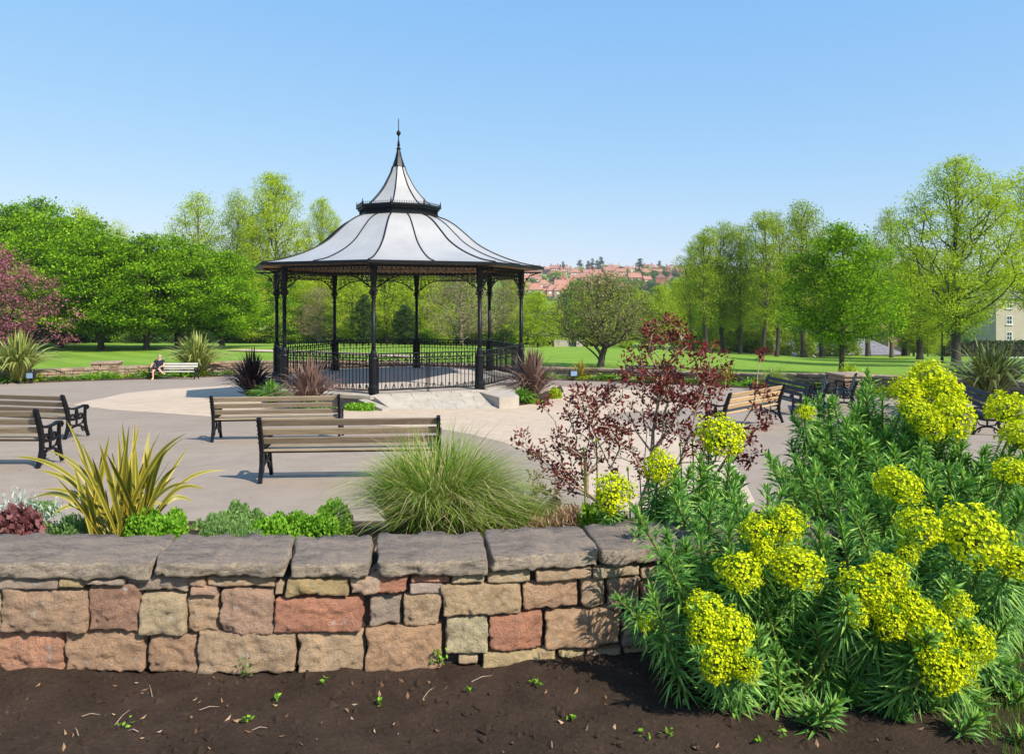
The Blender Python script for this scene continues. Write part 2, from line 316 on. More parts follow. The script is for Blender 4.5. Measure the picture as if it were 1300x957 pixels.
def arrmesh(name, v, f, *mats, mi=None, smooth=False, uv=None):
    v = np.ascontiguousarray(v, np.float32); f = np.asarray(f, np.int32); k = f.shape[1]
    me = bpy.data.meshes.new(name); me.vertices.add(len(v)); me.vertices.foreach_set('co', v.ravel())
    me.loops.add(f.size); me.loops.foreach_set('vertex_index', f.ravel())
    me.polygons.add(len(f)); me.polygons.foreach_set('loop_start', np.arange(0, f.size, k, dtype=np.int32)); me.polygons.foreach_set('loop_total', np.full(len(f), k, np.int32))
    for m in mats: me.materials.append(m)
    if mi is not None: me.polygons.foreach_set('material_index', np.asarray(mi, np.int32))
    if uv is not None:
        l = me.uv_layers.new(name='UVMap'); l.data.foreach_set('uv', np.ascontiguousarray(uv[f.ravel()], np.float32).ravel())
    me.update(calc_edges=True)
    me.polygons.foreach_set('use_smooth', np.full(len(f), smooth))
    return me
def ob(name, me, parent=None, loc=None, rz=0, kind=None, label=None):
    o = bpy.data.objects.new(name, me); COL.objects.link(o)
    if parent is not None: o.parent = parent
    if loc is not None: o.location = loc
    if rz: o.rotation_euler.z = rz
    if kind: o['kind'] = kind
    if label: o['label'] = label
    return o
def tag(o, label, cat, group=None):
    o['label'] = label; o['category'] = cat
    if group: o['group'] = group
    return o
def thing(name, label, cat, loc=(0, 0, 0), rz=0, group=None, scale=None):
    o = bpy.data.objects.new(name, None); COL.objects.link(o); o.location = loc; o.rotation_euler.z = rz; o.empty_display_size = .2
    if scale is not None: o.scale = (scale,) * 3 if not hasattr(scale, '__len__') else scale
    return tag(o, label, cat, group)
def kids(o): return [c for c in bpy.data.objects if c.parent == o]
def dup(root, loc, rz, label, scale=None, tree=None):
    """copy of a thing with its parts and sub-parts (shared mesh data)"""
    def cp(o, par):
        c = o.copy(); COL.objects.link(c)
        if par is not None: c.parent = par
        for k in list(o.children): cp(k, c)
        return c
    r = cp(root, None); r.location = loc; r.rotation_euler.z = rz; r['label'] = label
    if scale is not None: r.scale = (scale,) * 3 if not hasattr(scale, '__len__') else scale
    return r

# ------------------------------------------------------------------ leaves, branches, blades
def unit(a): return a / np.maximum(np.linalg.norm(a, axis=1, keepdims=True), 1e-9)
def leaf_quads(c, size, asp=.5, up=.35, rng=NR, dirs=None, cup=.0):
    n = len(c); a = unit(rng.normal(size=(n, 3))) if dirs is None else unit(dirs + rng.normal(size=(n, 3)) * .4)
    h = unit(rng.normal(size=(n, 3)) + np.array([0, 0, up * 3])); b = unit(np.cross(a, h))
    s = (size * rng.uniform(.6, 1.3, n))[:, None]
    nn = np.cross(a, b)
    v = np.stack([c - a * s * .5, c + b * s * asp * .5 + nn * s * cup, c + a * s * .5, c - b * s * asp * .5 + nn * s * cup], 1).reshape(-1, 3)
    return v, np.arange(4 * n).reshape(-1, 4)
def frusta(p0, p1, r0, r1, n=5):
    t = unit(p1 - p0); h = np.where(np.abs(t[:, 2:3]) > .9, np.array([[1., 0, 0]]), np.array([[0, 0, 1.]]))
    a = unit(np.cross(t, h)); b = np.cross(t, a); k = len(p0); an = np.arange(n) * 2 * np.pi / n
    ring = a[:, None] * np.cos(an)[None, :, None] + b[:, None] * np.sin(an)[None, :, None]
    v = np.concatenate([p0[:, None] + ring * r0[:, None, None], p1[:, None] + ring * r1[:, None, None]], 1).reshape(-1, 3)
    i = np.arange(n); q = np.stack([i, (i + 1) % n, (i + 1) % n + n, i + n], 1)
    return v, (q[None] + (np.arange(k) * 2 * n)[:, None, None]).reshape(-1, 4)
def skeleton(trunk, tips, seg=.5, r_tip=.012, jit=.07, expo=2.3, bias=.5, pf=.45, rng=NR):
    """grow branches to every tip from the nearest fitting point of what has grown so far"""
    nodes = [np.array(p, float) for p in trunk]; par = [-1] + list(range(len(trunk) - 1)); pl = [0.0]
    for q in range(1, len(nodes)): pl.append(pl[-1] + np.linalg.norm(nodes[q] - nodes[q - 1]))
    base = nodes[-1] if len(nodes) else np.zeros(3)
    order = np.argsort(np.linalg.norm(tips - nodes[len(nodes) // 2], axis=1)); ends = []
    for ti in order:
        tp = tips[ti]; A = np.array(nodes); d = tp - A; L = np.linalg.norm(d, axis=1)
        cost = L + pf * np.array(pl) + bias * np.maximum(0, A[:, 2] - tp[2] + .25 * L) * 2; cost[0] += 5 * L.mean()
        j = int(np.argmin(cost)); p0 = A[j]; ln = np.linalg.norm(tp - p0); k = max(1, int(ln / seg))
        out = np.array([tp[0] - p0[0], tp[1] - p0[1], 0]) * .0; side = rng.normal(size=3) * jit * ln; side[2] = -abs(side[2]) * .6 if ln > 3 * seg else side[2]
        prev = j
        for q in range(1, k + 1):
            s = q / k; pt = p0 + (tp - p0) * s + side * math.sin(math.pi * s) + (rng.normal(size=3) * jit * .3 * seg if q < k else 0)
            nodes.append(pt); par.append(prev); pl.append(pl[prev] + ln / k); prev = len(nodes) - 1
        ends.append(prev)
    A = np.array(nodes); par = np.array(par); rp = np.zeros(len(A)); 
    for e in ends: rp[e] += r_tip ** expo
    for i in range(len(A) - 1, 0, -1):
        if rp[i] == 0: rp[i] = r_tip ** expo
        rp[par[i]] += rp[i]
    r = rp ** (1 / expo); return A, par, r, ends
def branch_mesh(name, A, par, r, m, n_thick=7, tmin=.03, flare=1.35):
    i = np.arange(1, len(A)); p0, p1 = A[par[i]], A[i]; r0 = np.minimum(r[par[i]], r[i] * 1.35 + .002); r1 = r[i]
    low = par[i] == 0; r0 = np.where(low, r[i] * flare, r0)
    big = r1 > tmin; V_, F_ = [], []; off = 0
    for msk, n in ((big, n_thick), (~big, 3)):
        if msk.any():
            v, f = frusta(p0[msk], p1[msk], r0[msk], r1[msk], n); V_.append(v); F_.append(f + off); off += len(v)
    return arrmesh(name, np.concatenate(V_), np.concatenate(F_), m, smooth=True)
def crown_pts(n, h0, h1, rad, shape, rng, shell=.45, lump=.25):
    """points in a crown between heights h0 and h1; shape(t) gives the relative radius"""
    ph = rng.uniform(0, 6.28, 8); fr = rng.integers(2, 6, 8); out = []
    while len(out) < n:
        t = rng.uniform(); a = rng.uniform(0, 2 * math.pi); rr = shape(t) * rad
        lm = 1 + lump * sum(math.sin(fr[k] * a + ph[k] + (k + 1) * 2.1 * t) for k in range(4)) / 2.2
        if rng.uniform() > shape(t) + .1: continue
        q = rng.uniform() ** shell
        out.append((rr * lm * q * math.cos(a), rr * lm * q * math.sin(a), h0 + (h1 - h0) * t))
    return np.array(out)
def tree_meshes(name, H, crown0, rad, shape, ntips, per, sig, lsize, leafm, barkm, seed, r_tip=.014, lean=0, shell=.5, lump=.25, seg=.6, flat=.5, asp=.6, multi=1, up=.4, bias=.5, trunk_top=.8, expo=2.3):
    rng = np.random.default_rng(seed)
    tips = crown_pts(ntips, crown0, H * .985, rad, shape, rng, shell, lump)
    tr = []; k = 12; wob = rng.normal(size=2) * H * .02
    for i in range(k + 1):
        s = i / k; tr.append((wob[0] * math.sin(3 * s) + lean * s, wob[1] * math.sin(2.3 * s), H * trunk_top * s))
    A, par, r, ends = skeleton(tr, tips, seg=seg, r_tip=r_tip, rng=rng, bias=bias, expo=expo)
    bm = branch_mesh(name + '_trunk', A, par, r, barkm)
    e = A[ends]; c = np.repeat(e, per, 0); g = rng.normal(size=(len(c), 3)) * sig; g[:, 2] *= flat; c = c + g
    v, f = leaf_quads(c, lsize, asp, up, rng)
    lm = arrmesh(name + '_crown', v, f, leafm)
    return bm, lm
def ball(t): return math.sqrt(max(0, 1 - (2 * t - 1) ** 2))
def egg(t): return math.sin(math.pi * min(1, t ** .75)) ** .7
def column_shape(t): return math.sin(math.pi * min(1, .06 + .92 * t)) ** .5
def upright(t): return (math.sin(math.pi * (t ** .8)) ** .6) * .95 + .03
def dome(t): return math.sqrt(max(0, 1 - t * t)) * (.75 + .25 * min(1, t * 6))
KINDS = {}
def kind(key, *a, n=1, **kw):
    KINDS[key] = [tree_meshes(key + str(i), *a, seed=kw.get('seed0', 1) + 17 * i + hash_key(key), **{k: v for k, v in kw.items() if k != 'seed0'}) for i in range(n)]
def hash_key(s): return sum(ord(c) * (i + 3) for i, c in enumerate(s)) % 1000
#      key        H  crown0 rad  shape tips per sig leaf
kind('dense', 10, 1.5, 5.2, egg, 330, 135, .42, .195, M['leaf_dense'], M['bark_dark'], n=3, flat=.45, r_tip=.018, up=.9, lump=.45)
kind('lime', 17, 3.0, 5.2, upright, 760, 66, .42, .155, M['leaf_lime'], M['bark_dark'], n=3, r_tip=.015, shell=.62, lump=.32, expo=2.1, trunk_top=.82, bias=.9, seg=.8)
kind('slim', 15, 3.2, 2.9, column_shape, 420, 52, .38, .155, M['leaf_olive'], M['bark_dark'], n=3, r_tip=.015, shell=.7, lump=.3, expo=2.1, trunk_top=.93, bias=.9, seg=.8)
kind('airy', 15, 4.2, 3.4, upright, 520, 40, .46, .15, M['leaf_lime'], M['bark'], n=2, r_tip=.012, shell=.65, lump=.3, expo=2.1, trunk_top=.9, bias=.9, seg=.8)
kind('wood', 12, 1.2, 4.4, egg, 240, 80, .52, .215, M['leaf_mid'], M['bark_dark'], n=3, r_tip=.018, lump=.4)
kind('gold', 10, .8, 3.8, egg, 240, 84, .42, .19, M['leaf_yellow'], M['bark_dark'], n=2, r_tip=.016, lump=.4)
kind('maple', 7.2, 1.5, 2.5, egg, 250, 130, .25, .115, M['leaf_dense'], M['bark_dark'], n=1, flat=.7, r_tip=.010, up=.7, lump=.38, seg=.4)
kind('blossom', 8.5, 1.0, 4.2, dome, 420, 34, .26, .14, M['blossom'], M['bark_dark'], n=1, flat=.7, r_tip=.012, lump=.4, seg=.5)
kind('evergreen', 9, .2, 2.4, egg, 200, 60, .35, .24, M['leaf_dark'], M['bark_dark'], n=2, r_tip=.018)
kind('brown', 11, 1.5, 3.6, dome, 480, 26, .4, .15, M['leaf_brown'], M['bark_pale'], n=1, r_tip=.012, bias=1)
kind('poplar', 20, .5, 1.9, column_shape, 120, 34, .45, .5, M['leaf_dark'], M['bark_dark'], n=1, r_tip=.03, seg=1.5)
kind('bush', 3, .05, 2.0, dome, 110, 46, .25, .2, M['leaf_mid'], M['bark_dark'], n=2, r_tip=.012, trunk_top=.3)
kind('farwood', 11, .5, 6, egg, 90, 26, 1.0, 1.0, M['leaf_mid'], M['bark_dark'], n=2, r_tip=.05, seg=2)
HT = {'dense': 10, 'lime': 17, 'slim': 15, 'airy': 15, 'wood': 12, 'gold': 10, 'maple': 7.2, 'blossom': 8.5, 'evergreen': 9, 'brown': 11, 'poplar': 20, 'bush': 3, 'farwood': 11}
RD = {'dense': 5.2, 'lime': 5.2, 'slim': 2.9, 'airy': 3.4, 'wood': 4.4, 'gold': 3.8, 'maple': 2.5, 'blossom': 4.2, 'evergreen': 2.4, 'brown': 3.6, 'poplar': 1.9, 'bush': 2.0, 'farwood': 6}
tcount = {}
def tree(key, px, d, top, wpx, label, name='tree', cat='tree', group=None, z=None, leaf=None):
    """a tree d metres away whose top is at row top and whose crown is wpx wide"""
    x = U(px) * d; zz = float(lawnz(x, d)) if z is None else z
    h = (HC - V(top) * d) - zz; wd = wpx * d / F0; i = tcount.get(key, 0); tcount[key] = i + 1
    bm, lm = KINDS[key][i % len(KINDS[key])]; s = h / HT[key]; sx = wd / (2 * RD[key])
    t = thing(name, label, cat, (x, d, zz - .05), R.uniform(0, 6.28), group, (sx, sx, s))
    if leaf: lm = lm.copy(); lm.materials[0] = M[leaf]
    ob('trunk', bm, t); ob('crown', lm, t); return t

# ------------------------------------------------------------------ ground
def sheet(name, pts, z, m, kindv='structure'):
    me = bpy.data.meshes.new(name); me.from_pydata([(p[0], p[1], (z(p[0], p[1]) if callable(z) else z)) for p in pts], [], [tuple(range(len(pts)))])
    me.materials.append(m); o = ob(name, me, kind=kindv); return o
# plaza edge (far side) as seen, then round the right and back along the bed in front of the camera
far_edge = [Vector((-34, 20, 0)), G(-140, 492), G(-60, 489), G(0, 487), G(60, 485.5), G(120, 483.5), G(185, 481.5), G(250, 479), G(300, 477.5), Vector((-12, 43.6, 0)), Vector((-7, 43.2, 0)), Vector((-2.5, 41.5, 0)), G(690, 482.5), G(730, 483.5), G(770, 484.5), G(830, 487), G(880, 489.5), G(930, 492), G(960, 493.5), G(1010, 497), G(1060, 501), G(1105, 504), Vector((14.5, 23.8, 0)), Vector((15.8, 20.5, 0)), Vector((15.6, 16.5, 0)), Vector((13.8, 12.5, 0)), Vector((10.5, 9.4, 0))]
near_edge = [Vector((6, 8.2, 0)), Vector((2.5, 7.6, 0)), Vector((0, 7.5, 0)), Vector((-4, 7.5, 0)), Vector((-9, 7.6, 0)), Vector((-20, 7.8, 0)), Vector((-34, 8.0, 0))]
pts = [(p.x, p.y) for p in far_edge + near_edge]
sheet('plaza_path', pts, lambda x, y: pz(y), M['asphalt'])
# buff coloured surfacing: ring round the bandstand with an arm towards the near right
def ccw(pp): return pp
buff = [G(92, 514), G(110, 509), G(133, 505), G(160, 499), G(200, 495), G(236, 492.5), G(300, 489), G(360, 486), Vector((-9, 36.5, 0)), Vector((-4, 37.6, 0)), Vector((1.2, 36, 0)), G(716, 491), G(770, 493.5), G(830, 496), G(900, 500), G(905, 507), G(890, 515), G(860, 520), G(800, 523), G(768, 526), G(780, 533), G(830, 546), G(880, 560), G(935, 590), G(960, 640), G(900, 649), G(760, 649), G(735, 618), G(700, 590), G(672, 574), G(640, 562), G(600, 552), G(560, 545), G(480, 540), G(400, 537), G(330, 532), G(270, 529), G(200, 524), G(140, 520)]
sheet('buff_path', [(p.x, p.y) for p in buff], lambda x, y: pz(y) + .004, M['gravel'])
# edge of the flower bed in front of the path, wall line and foreground
FX = [-9, -4, -2.2, -1, -.5, 0, .5, 1, 1.6, 2.4, 3.4, 5]; FY = [3.6, 3.3, 3.22, 3.2, 3.235, 3.275, 3.38, 3.5, 3.68, 4.05, 4.7, 6.4]
def FW(x): return float(np.interp(x, FX, FY))
ZG = .95; ZT = 1.43
def bedz(x, y):
    s = y - FW(x); return float(np.interp(s, [.1, .42, 1.4, 4.85], [1.2, 1.30, 1.19, pz(8.05) - .02])) + .02 * noise.noise((x * 3, y * 3, 0))
def grid(name, xs, ss, fn, m, kindv):
    v = [fn(x, s) for s in ss for x in xs]; nx = len(xs)
    f = [(j * nx + i, j * nx + i + 1, (j + 1) * nx + i + 1, (j + 1) * nx + i) for j in range(len(ss) - 1) for i in range(nx - 1)]
    me = bpy.data.meshes.new(name); me.from_pydata(v, [], f); me.materials.append(m); me.polygons.foreach_set('use_smooth', [True] * len(f))
    return ob(name, me, kind=kindv)
def bedrow(x, s):
    y0 = FW(x) + .15; y1 = float(np.interp(x, [-34, -4, 0, 2.5, 6, 10.5], [8.1, 7.6, 7.6, 7.7, 8.4, 9.6])); y1 = max(y1, y0 + .3)
    y = y0 + (y1 - y0) * s; t = (y - FW(x))
    z = float(np.interp(s, [0, .06, .25, 1], [1.25, 1.30, 1.19, pz(y1) + .012])); return (x, y, z + .018 * noise.noise((x * 4, y * 4, 0)) * (1 - s))
grid('flower_bed', list(np.linspace(-34, 8, 220)), list(np.linspace(0, 1, 26)), bedrow, M['soil'], 'structure')
def bed_z(x, y):
    y0 = FW(x) + .15; y1 = float(np.interp(x, [-34, -4, 0, 2.5, 6, 10.5], [8.1, 7.6, 7.6, 7.7, 8.4, 9.6])); y1 = max(y1, y0 + .3)
    return float(np.interp((y - y0) / (y1 - y0), [0, .06, .25, 1], [1.25, 1.30, 1.19, pz(y1) + .012]))
def fgz(x, y): return ZG + .025 * noise.noise((x * 2.2, y * 2.2, 3)) + .012 * noise.noise((x * 9, y * 9, 1))
def fg(x, s):
    y = -1 + (FW(x) + .2 + 1) * s; return (x, y, fgz(x, y) + .012 * noise.noise((x * 30, y * 30, 1)))
grid('foreground_soil', list(np.linspace(-8, 3.4, 300)), list(1 - (1 - np.linspace(0, 1, 90)) ** 1.6), fg, M['soil'], 'structure')
# lawn sheet: starts behind the low wall all round the plaza and runs over the valley to the hill
wall_line = []
for p in far_edge:
    q = Vector((p.x, p.y, 0)); c = Vector((-3, 22, 0)); dv = (q - c).normalized(); wall_line.append(q + dv * 1.5)
dense = []
for i in range(len(wall_line) - 1):
    for k in range(4): dense.append(wall_line[i].lerp(wall_line[i + 1], k / 4))
dense.append(wall_line[-1])
rows = [0, .05, .3, 1, 2.5, 5, 8, 12, 17, 23, 30, 38, 48, 60, 75, 95, 120, 160, 210, 280, 360, 450, 560, 680, 800, 900, 1050, 1250, 1480]
vs = [(p.x, p.y, pz(p.y) - .4) for p in dense]
for s in rows:
    for p in dense:
        o = Vector((-3, 14, 0)); dv = (p - o).normalized(); q = p + dv * s; z = float(lawnz(q.x, q.y))
        if q.y < 22 and s < 200: z = max(pz(q.y) + .35, min(z, 1.2))
        if s > 1 and s < 300: z += .05 * noise.noise((q.x * .1, q.y * .1, 0))
        vs.append((q.x, q.y, z))
n = len(dense); fs = [(j * n + i, (j + 1) * n + i, (j + 1) * n + i + 1, j * n + i + 1) for j in range(len(rows)) for i in range(n - 1)]
me = bpy.data.meshes.new('lawn'); me.from_pydata(vs, [], fs); me.materials.append(M['lawn']); me.polygons.foreach_set('use_smooth', [True] * len(fs)); ob('lawn', me, kind='structure')
WL = dense
v, f = [], []
for i, (p, q) in enumerate(zip(far_edge, wall_line)):
    dv = (q - p).normalized()
    for r_, dz in ((p - dv * .12, -.03), (p + dv * .02, .035), (p.lerp(q, .5), .07), (q + dv * .6, .06)): v.append((r_.x, r_.y, pz(r_.y) + dz))
    if i: 
        for k in range(3): a = 4 * (i - 1) + k; f.append((a, a + 4, a + 5, a + 1))
me = bpy.data.meshes.new('border_bed'); me.from_pydata(v, [], f); me.materials.append(M['soil']); ob('border_bed', me, kind='structure')
# grass ground to the right of and behind the camera, a hand below the soil and bed sheets
sheet('side_ground', [(-60, -40), (60, -40), (60, 3), (-60, 3)], ZG - .08, M['lawn'])
def rg(x, y):
    xr = float(np.interp(y, [3, 7, 9.4, 12.5, 16.5, 20.5, 24], [4.5, 8.2, 10.9, 14.2, 16.0, 16.2, 15.0])); over = pz(y) + .29 if y > 3.01 else ZG - .08
    under = pz(y) - .14 if y > 7.4 else (bed_z(x, y) - .12 if y > FW(x) + .1 else ZG - .10)
    t_ = float(sm((x - xr) / .7)); return (x, y, under * (1 - t_) + over * t_)
grid('right_ground', [3.0 + .35 * k for k in range(45)] + [20, 25, 35, 60], [3.0 + .3 * k for k in range(71)], rg, M['lawn'], 'structure')
# light path crossing the lawn on the left
lp = [P(277, 449, 61), P(300, 448.5, 61.5), P(345, 453, 58), P(345, 457, 55), P(318, 455, 56)]
def strip(name, pa, wd, m, lift=.03):
    v, f = [], []
    for i, p in enumerate(pa):
        t = (pa[min(i + 1, len(pa) - 1)] - pa[max(i - 1, 0)]).normalized(); nn = Vector((-t.y, t.x, 0)).normalized() * wd / 2
        for q in (p + nn, p - nn): v.append((q.x, q.y, float(lawnz(q.x, q.y)) + lift))
        if i: f.append((2 * i - 2, 2 * i - 1, 2 * i + 1, 2 * i))
    me = bpy.data.meshes.new(name); me.from_pydata(v, [], f); me.materials.append(m); return ob(name, me, kind='structure')
strip('lawn_path', [Vector((-21.5 + 2.2 * k, 58 - 1.1 * k, 0)) for k in range(0, 8)], 2.2, M['gravel'], .06)

# ------------------------------------------------------------------ near stone wall
def stone(name, cor, r, amp, n, m, col, seed, parent, nominal):
    """rounded, rough stone from 8 corners (bottom 4, top 4; front-left, front-right, back-right, back-left)"""
    L, D, H = nominal; vs = {}; V_ = []; F_ = []
    def q(a, b, c):
        k = (a, b, c)
        if k in vs: return vs[k]
        p = Vector(((a - .5) * L, (b - .5) * D, (c - .5) * H)); inn = Vector((max(-L / 2 + r, min(L / 2 - r, p.x)), max(-D / 2 + r, min(D / 2 - r, p.y)), max(-H / 2 + r, min(H / 2 - r, p.z))))
        d = p - inn; p = inn + d.normalized() * min(d.length, r) if d.length > 1e-6 else p
        a2, b2, c2 = p.x / L + .5, p.y / D + .5, p.z / H + .5
        e = [Vector(x) for x in cor]
        w = (e[0].lerp(e[1], a2).lerp(e[3].lerp(e[2], a2), b2)).lerp(e[4].lerp(e[5], a2).lerp(e[7].lerp(e[6], a2), b2), c2)
        nz = noise.fractal(Vector((w.x * 13 + seed * 7.3, w.y * 13, w.z * 15)), .65, 2.1, 6) - .5 * abs(noise.noise(Vector((w.x * 16 + seed, w.y * 16, w.z * 22)))); nr = Vector((a - .5, (b - .5), (c - .5) * .8)).normalized()
        w2 = w + nr * nz * amp * .8 + Vector((0, -1, 0)) * (.22 * amp * (1 - abs(2 * a - 1) ** 3) * (1 - abs(2 * c - 1) ** 3) if b == 0 else 0)
        vs[k] = len(V_); V_.append(w2); return vs[k]
    nx, nz_ = max(5, min(44, int(L / n))), max(4, min(24, int(H / n))); ny = 4
    xa = [i / nx for i in range(nx + 1)]; za = [i / nz_ for i in range(nz_ + 1)]; ya = [i / ny for i in range(ny + 1)]
    def face(A, B, fn, flip):
        for i in range(len(A) - 1):
            for j in range(len(B) - 1):
                ids = (q(*fn(A[i], B[j])), q(*fn(A[i + 1], B[j])), q(*fn(A[i + 1], B[j + 1])), q(*fn(A[i], B[j + 1])))
                F_.append(ids if not flip else ids[::-1])
    face(xa, za, lambda a, c: (a, 0., c), False); face(xa, za, lambda a, c: (a, 1., c), True)
    face(xa, ya, lambda a, b: (a, b, 1.), False); face(xa, ya, lambda a, b: (a, b, 0.), True)
    face(ya, za, lambda b, c: (1., b, c), False); face(ya, za, lambda b, c: (0., b, c), True)
    ctr = sum(V_, Vector()) / len(V_)
    me = bpy.data.meshes.new(name); me.from_pydata([tuple(v - ctr) for v in V_], [], F_); me.materials.append(m); me.polygons.foreach_set('use_smooth', [True] * len(F_))
    o = ob(name, me, parent, ctr); o.color = (*col, 1); return o
wall = thing('stone_wall', 'low dry sandstone wall with grey coping slabs in the foreground', 'wall')
CB = {'br': (.47, .31, .205), 'rb': (.46, .27, .185), 'cr': (.54, .405, .255), 'ob': (.53, .335, .21), 'pk': (.53, .34, .24), 'rd': (.53, .25, .16), 'tn': (.53, .37, .235), 'gy': (.44, .34, .265), 'or': (.55, .34, .205), 'yl': (.53, .385, .21), 'pu': (.38, .26, .21), 'ms': (.45, .33, .17), 'pg': (.48, .37, .31)}
S1 = [(-40, 232, 243, 290, 'gy'), (245, 240, 348, 278, 'yl'), (515, 235, 778, 303, 'gy'), (774, 245, 842, 278, 'br'), (780, 276, 892, 316, 'pk'), (845, 238, 1130, 280, 'tn'), (1131, 262, 1165, 315, 'tn'), (1178, 230, 1436, 316, 'ms'),
      (2, 283, 356, 463, 'br'), (358, 268, 570, 462, 'rb'), (573, 305, 764, 482, 'cr'), (767, 315, 899, 467, 'ob'), (910, 285, 1131, 468, 'pk'), (1127, 320, 1493, 460, 'rd'), (-160, 300, 0, 462, 'cr'),
      (-60, 464, 252, 632, 'rd'), (255, 455, 587, 630, 'ob'), (591, 475, 808, 640, 'ob'), (813, 462, 1216, 634, 'tn'), (-300, 464, -64, 630, 'tn'), (-330, 290, -164, 460, 'ob'), (-330, 235, -44, 288, 'tn'),
      (349, 246, 514, 268, 'gy')]
S2 = [(45, 376, 271, 522, 'tn'), (220, 195, 325, 252, 'pk'), (312, 188, 416, 250, 'rd'), (424, 190, 560, 214, 'rd'), (421, 214, 535, 255, 'pg'), (563, 178, 676, 216, 'tn'), (684, 172, 832, 215, 'tn'), (845, 163, 1040, 207, 'tn'),
      (282, 255, 395, 358, 'gy'), (397, 252, 526, 360, 'ob'), (275, 360, 529, 507, 'or'), (531, 215, 800, 322, 'or'), (540, 325, 688, 452, 'cr'), (692, 314, 876, 437, 'rd'), (804, 210, 997, 302, 'ob'), (879, 302, 1135, 432, 'or'),
      (998, 193, 1084, 297, 'tn'), (1088, 197, 1200, 297, 'br'), (1041, 158, 1200, 193, 'tn'), (1139, 305, 1290, 420, 'pu'), (668, 440, 921, 495, 'yl'), (925, 436, 1018, 472, 'yl'), (585, 455, 655, 492, 'tn'),
      (1205, 200, 1330, 300, 'br'), (1204, 160, 1340, 196, 'tn'), (1294, 305, 1440, 425, 'or'), (1334, 200, 1460, 300, 'rb'), (1344, 158, 1500, 196, 'gy'), (1022, 436, 1140, 470, 'tn'), (1145, 424, 1290, 470, 'ob'), (1464, 200, 1600, 300, 'tn'), (1445, 305, 1600, 425, 'ob'), (1294, 428, 1440, 475, 'tn'), (1504, 158, 1660, 196, 'tn'), (1444, 428, 1600, 475, 'br'), (1604, 200, 1740, 320, 'rb'), (1604, 322, 1740, 475, 'tn')]
boxes = [(x0 / 3.25, 660 + y0 / 3.25, x1 / 3.25, 660 + y1 / 3.25, c) for x0, y0, x1, y1, c in S1] + [(360 + x0 / 2.653, 660 + y0 / 2.653, 360 + x1 / 2.653, 660 + y1 / 2.653, c) for x0, y0, x1, y1, c in S2]
def wx(px):
    x = U(px) * 3.25
    for _ in range(6): x = U(px) * FW(x)
    return x
core_pts = [(x, FW(x)) for x in np.linspace(-7.2, 3.3, 50)]
ro_ = random.Random(4)
for (ya, yb) in ((734, 749), (750, 800), (802, 852)):
    xa = -104
    while xa > -1330:
        wd_ = ro_.uniform(45, 100); boxes.append((xa - wd_, ya, xa - 3, yb, ro_.choice(['tn', 'ob', 'pk', 'br', 'rb', 'cr', 'or']))); xa -= wd_
for i, (x0, y0, x1, y1, c) in enumerate(boxes):
    X0, X1 = wx(x0), wx(x1); d0, d1 = FW(X0), FW(X1); dm = (d0 + d1) / 2
    zt, zb = HC - V(y0) * dm, HC - V(y1) * dm; zt = min(zt, ZT - .072); zb = max(zb, ZG - .05)
    h = zt - zb; L = X1 - X0
    if h < .012: continue
    g = .0005; j = lambda s=.006: R.uniform(-s, s) * min(1, h / .1)
    po = R.uniform(-.012, .012); D = .22
    cor = [(X0 + g + j(), d0 + po, zb + g + j()), (X1 - g + j(), d1 + po, zb + g + j()), (X1 - g, d1 + D, zb + g), (X0 + g, d0 + D, zb + g),
           (X0 + g + j(), d0 + po + .008, zt - g + j()), (X1 - g + j(), d1 + po + .008, zt - g + j()), (X1 - g, d1 + D, zt - g), (X0 + g, d0 + D, zt - g)]
    k = R.uniform(.86, 1.12); col = tuple(min(.68, v * k * 1.28) for v in CB[c])
    stone('wall_stone', cor, min(.014, h * .24, L * .2), .0165 if h > .06 else .008, .008, M['stone'], col, i, wall, (L, D, h))
# coping slabs: (front-left px, front-right px, back-left px, back-right px)
cop = [(-1330, -1120, -1330, -1115), (-1117, -890, -1112, -880), (-887, -640, -877, -634), (-637, -333, -631, -333), (-330, -25, -330, -5), (-22, 190, -2, 224), (194, 363, 228, 375), (366, 469, 378, 475), (480, 619.5, 479, 611), (622.5, 759, 614, 736), (762, 870, 739, 838), (873, 990, 841, 950), (993, 1120, 953, 1070)]
for i, (a, b, c, d) in enumerate(cop):
    zt = ZT + R.uniform(-.006, .006) - (.004 if i in (7, 8) else 0); th = .072 + R.uniform(-.004, .01)
    def fr(px, off):
        x = U(px) * 3.2
        for _ in range(8): x = U(px) * (FW(x) + off)
        return (x, FW(x) + off)
    fl, frr, bl, br = fr(a, -.015), fr(b, -.015), fr(c, .375), fr(d, .375)
    cor = [(*fl, zt - th), (*frr, zt - th), (*br, zt - th), (*bl, zt - th), (*fl, zt), (*frr, zt), (*br, zt), (*bl, zt)]
    k = R.uniform(.9, 1.1); col = (.46 * k, .38 * k, .29 * k)
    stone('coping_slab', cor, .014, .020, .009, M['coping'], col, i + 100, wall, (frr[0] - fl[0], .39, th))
b = MB(); vs = []
for x, y in core_pts: vs += [(x, y + .05, ZG - .2), (x, y + .05, ZT - .085), (x, y + .34, ZT - .085), (x, y + .34, ZG - .2)]
b.add(vs, [(4 * i + k, 4 * i + 4 + k, 4 * i + 4 + (k + 1) % 4, 4 * i + (k + 1) % 4) for i in range(len(core_pts) - 1) for k in range(4)])
ob('wall_core', b.mesh('wall_core', M['core']), wall)

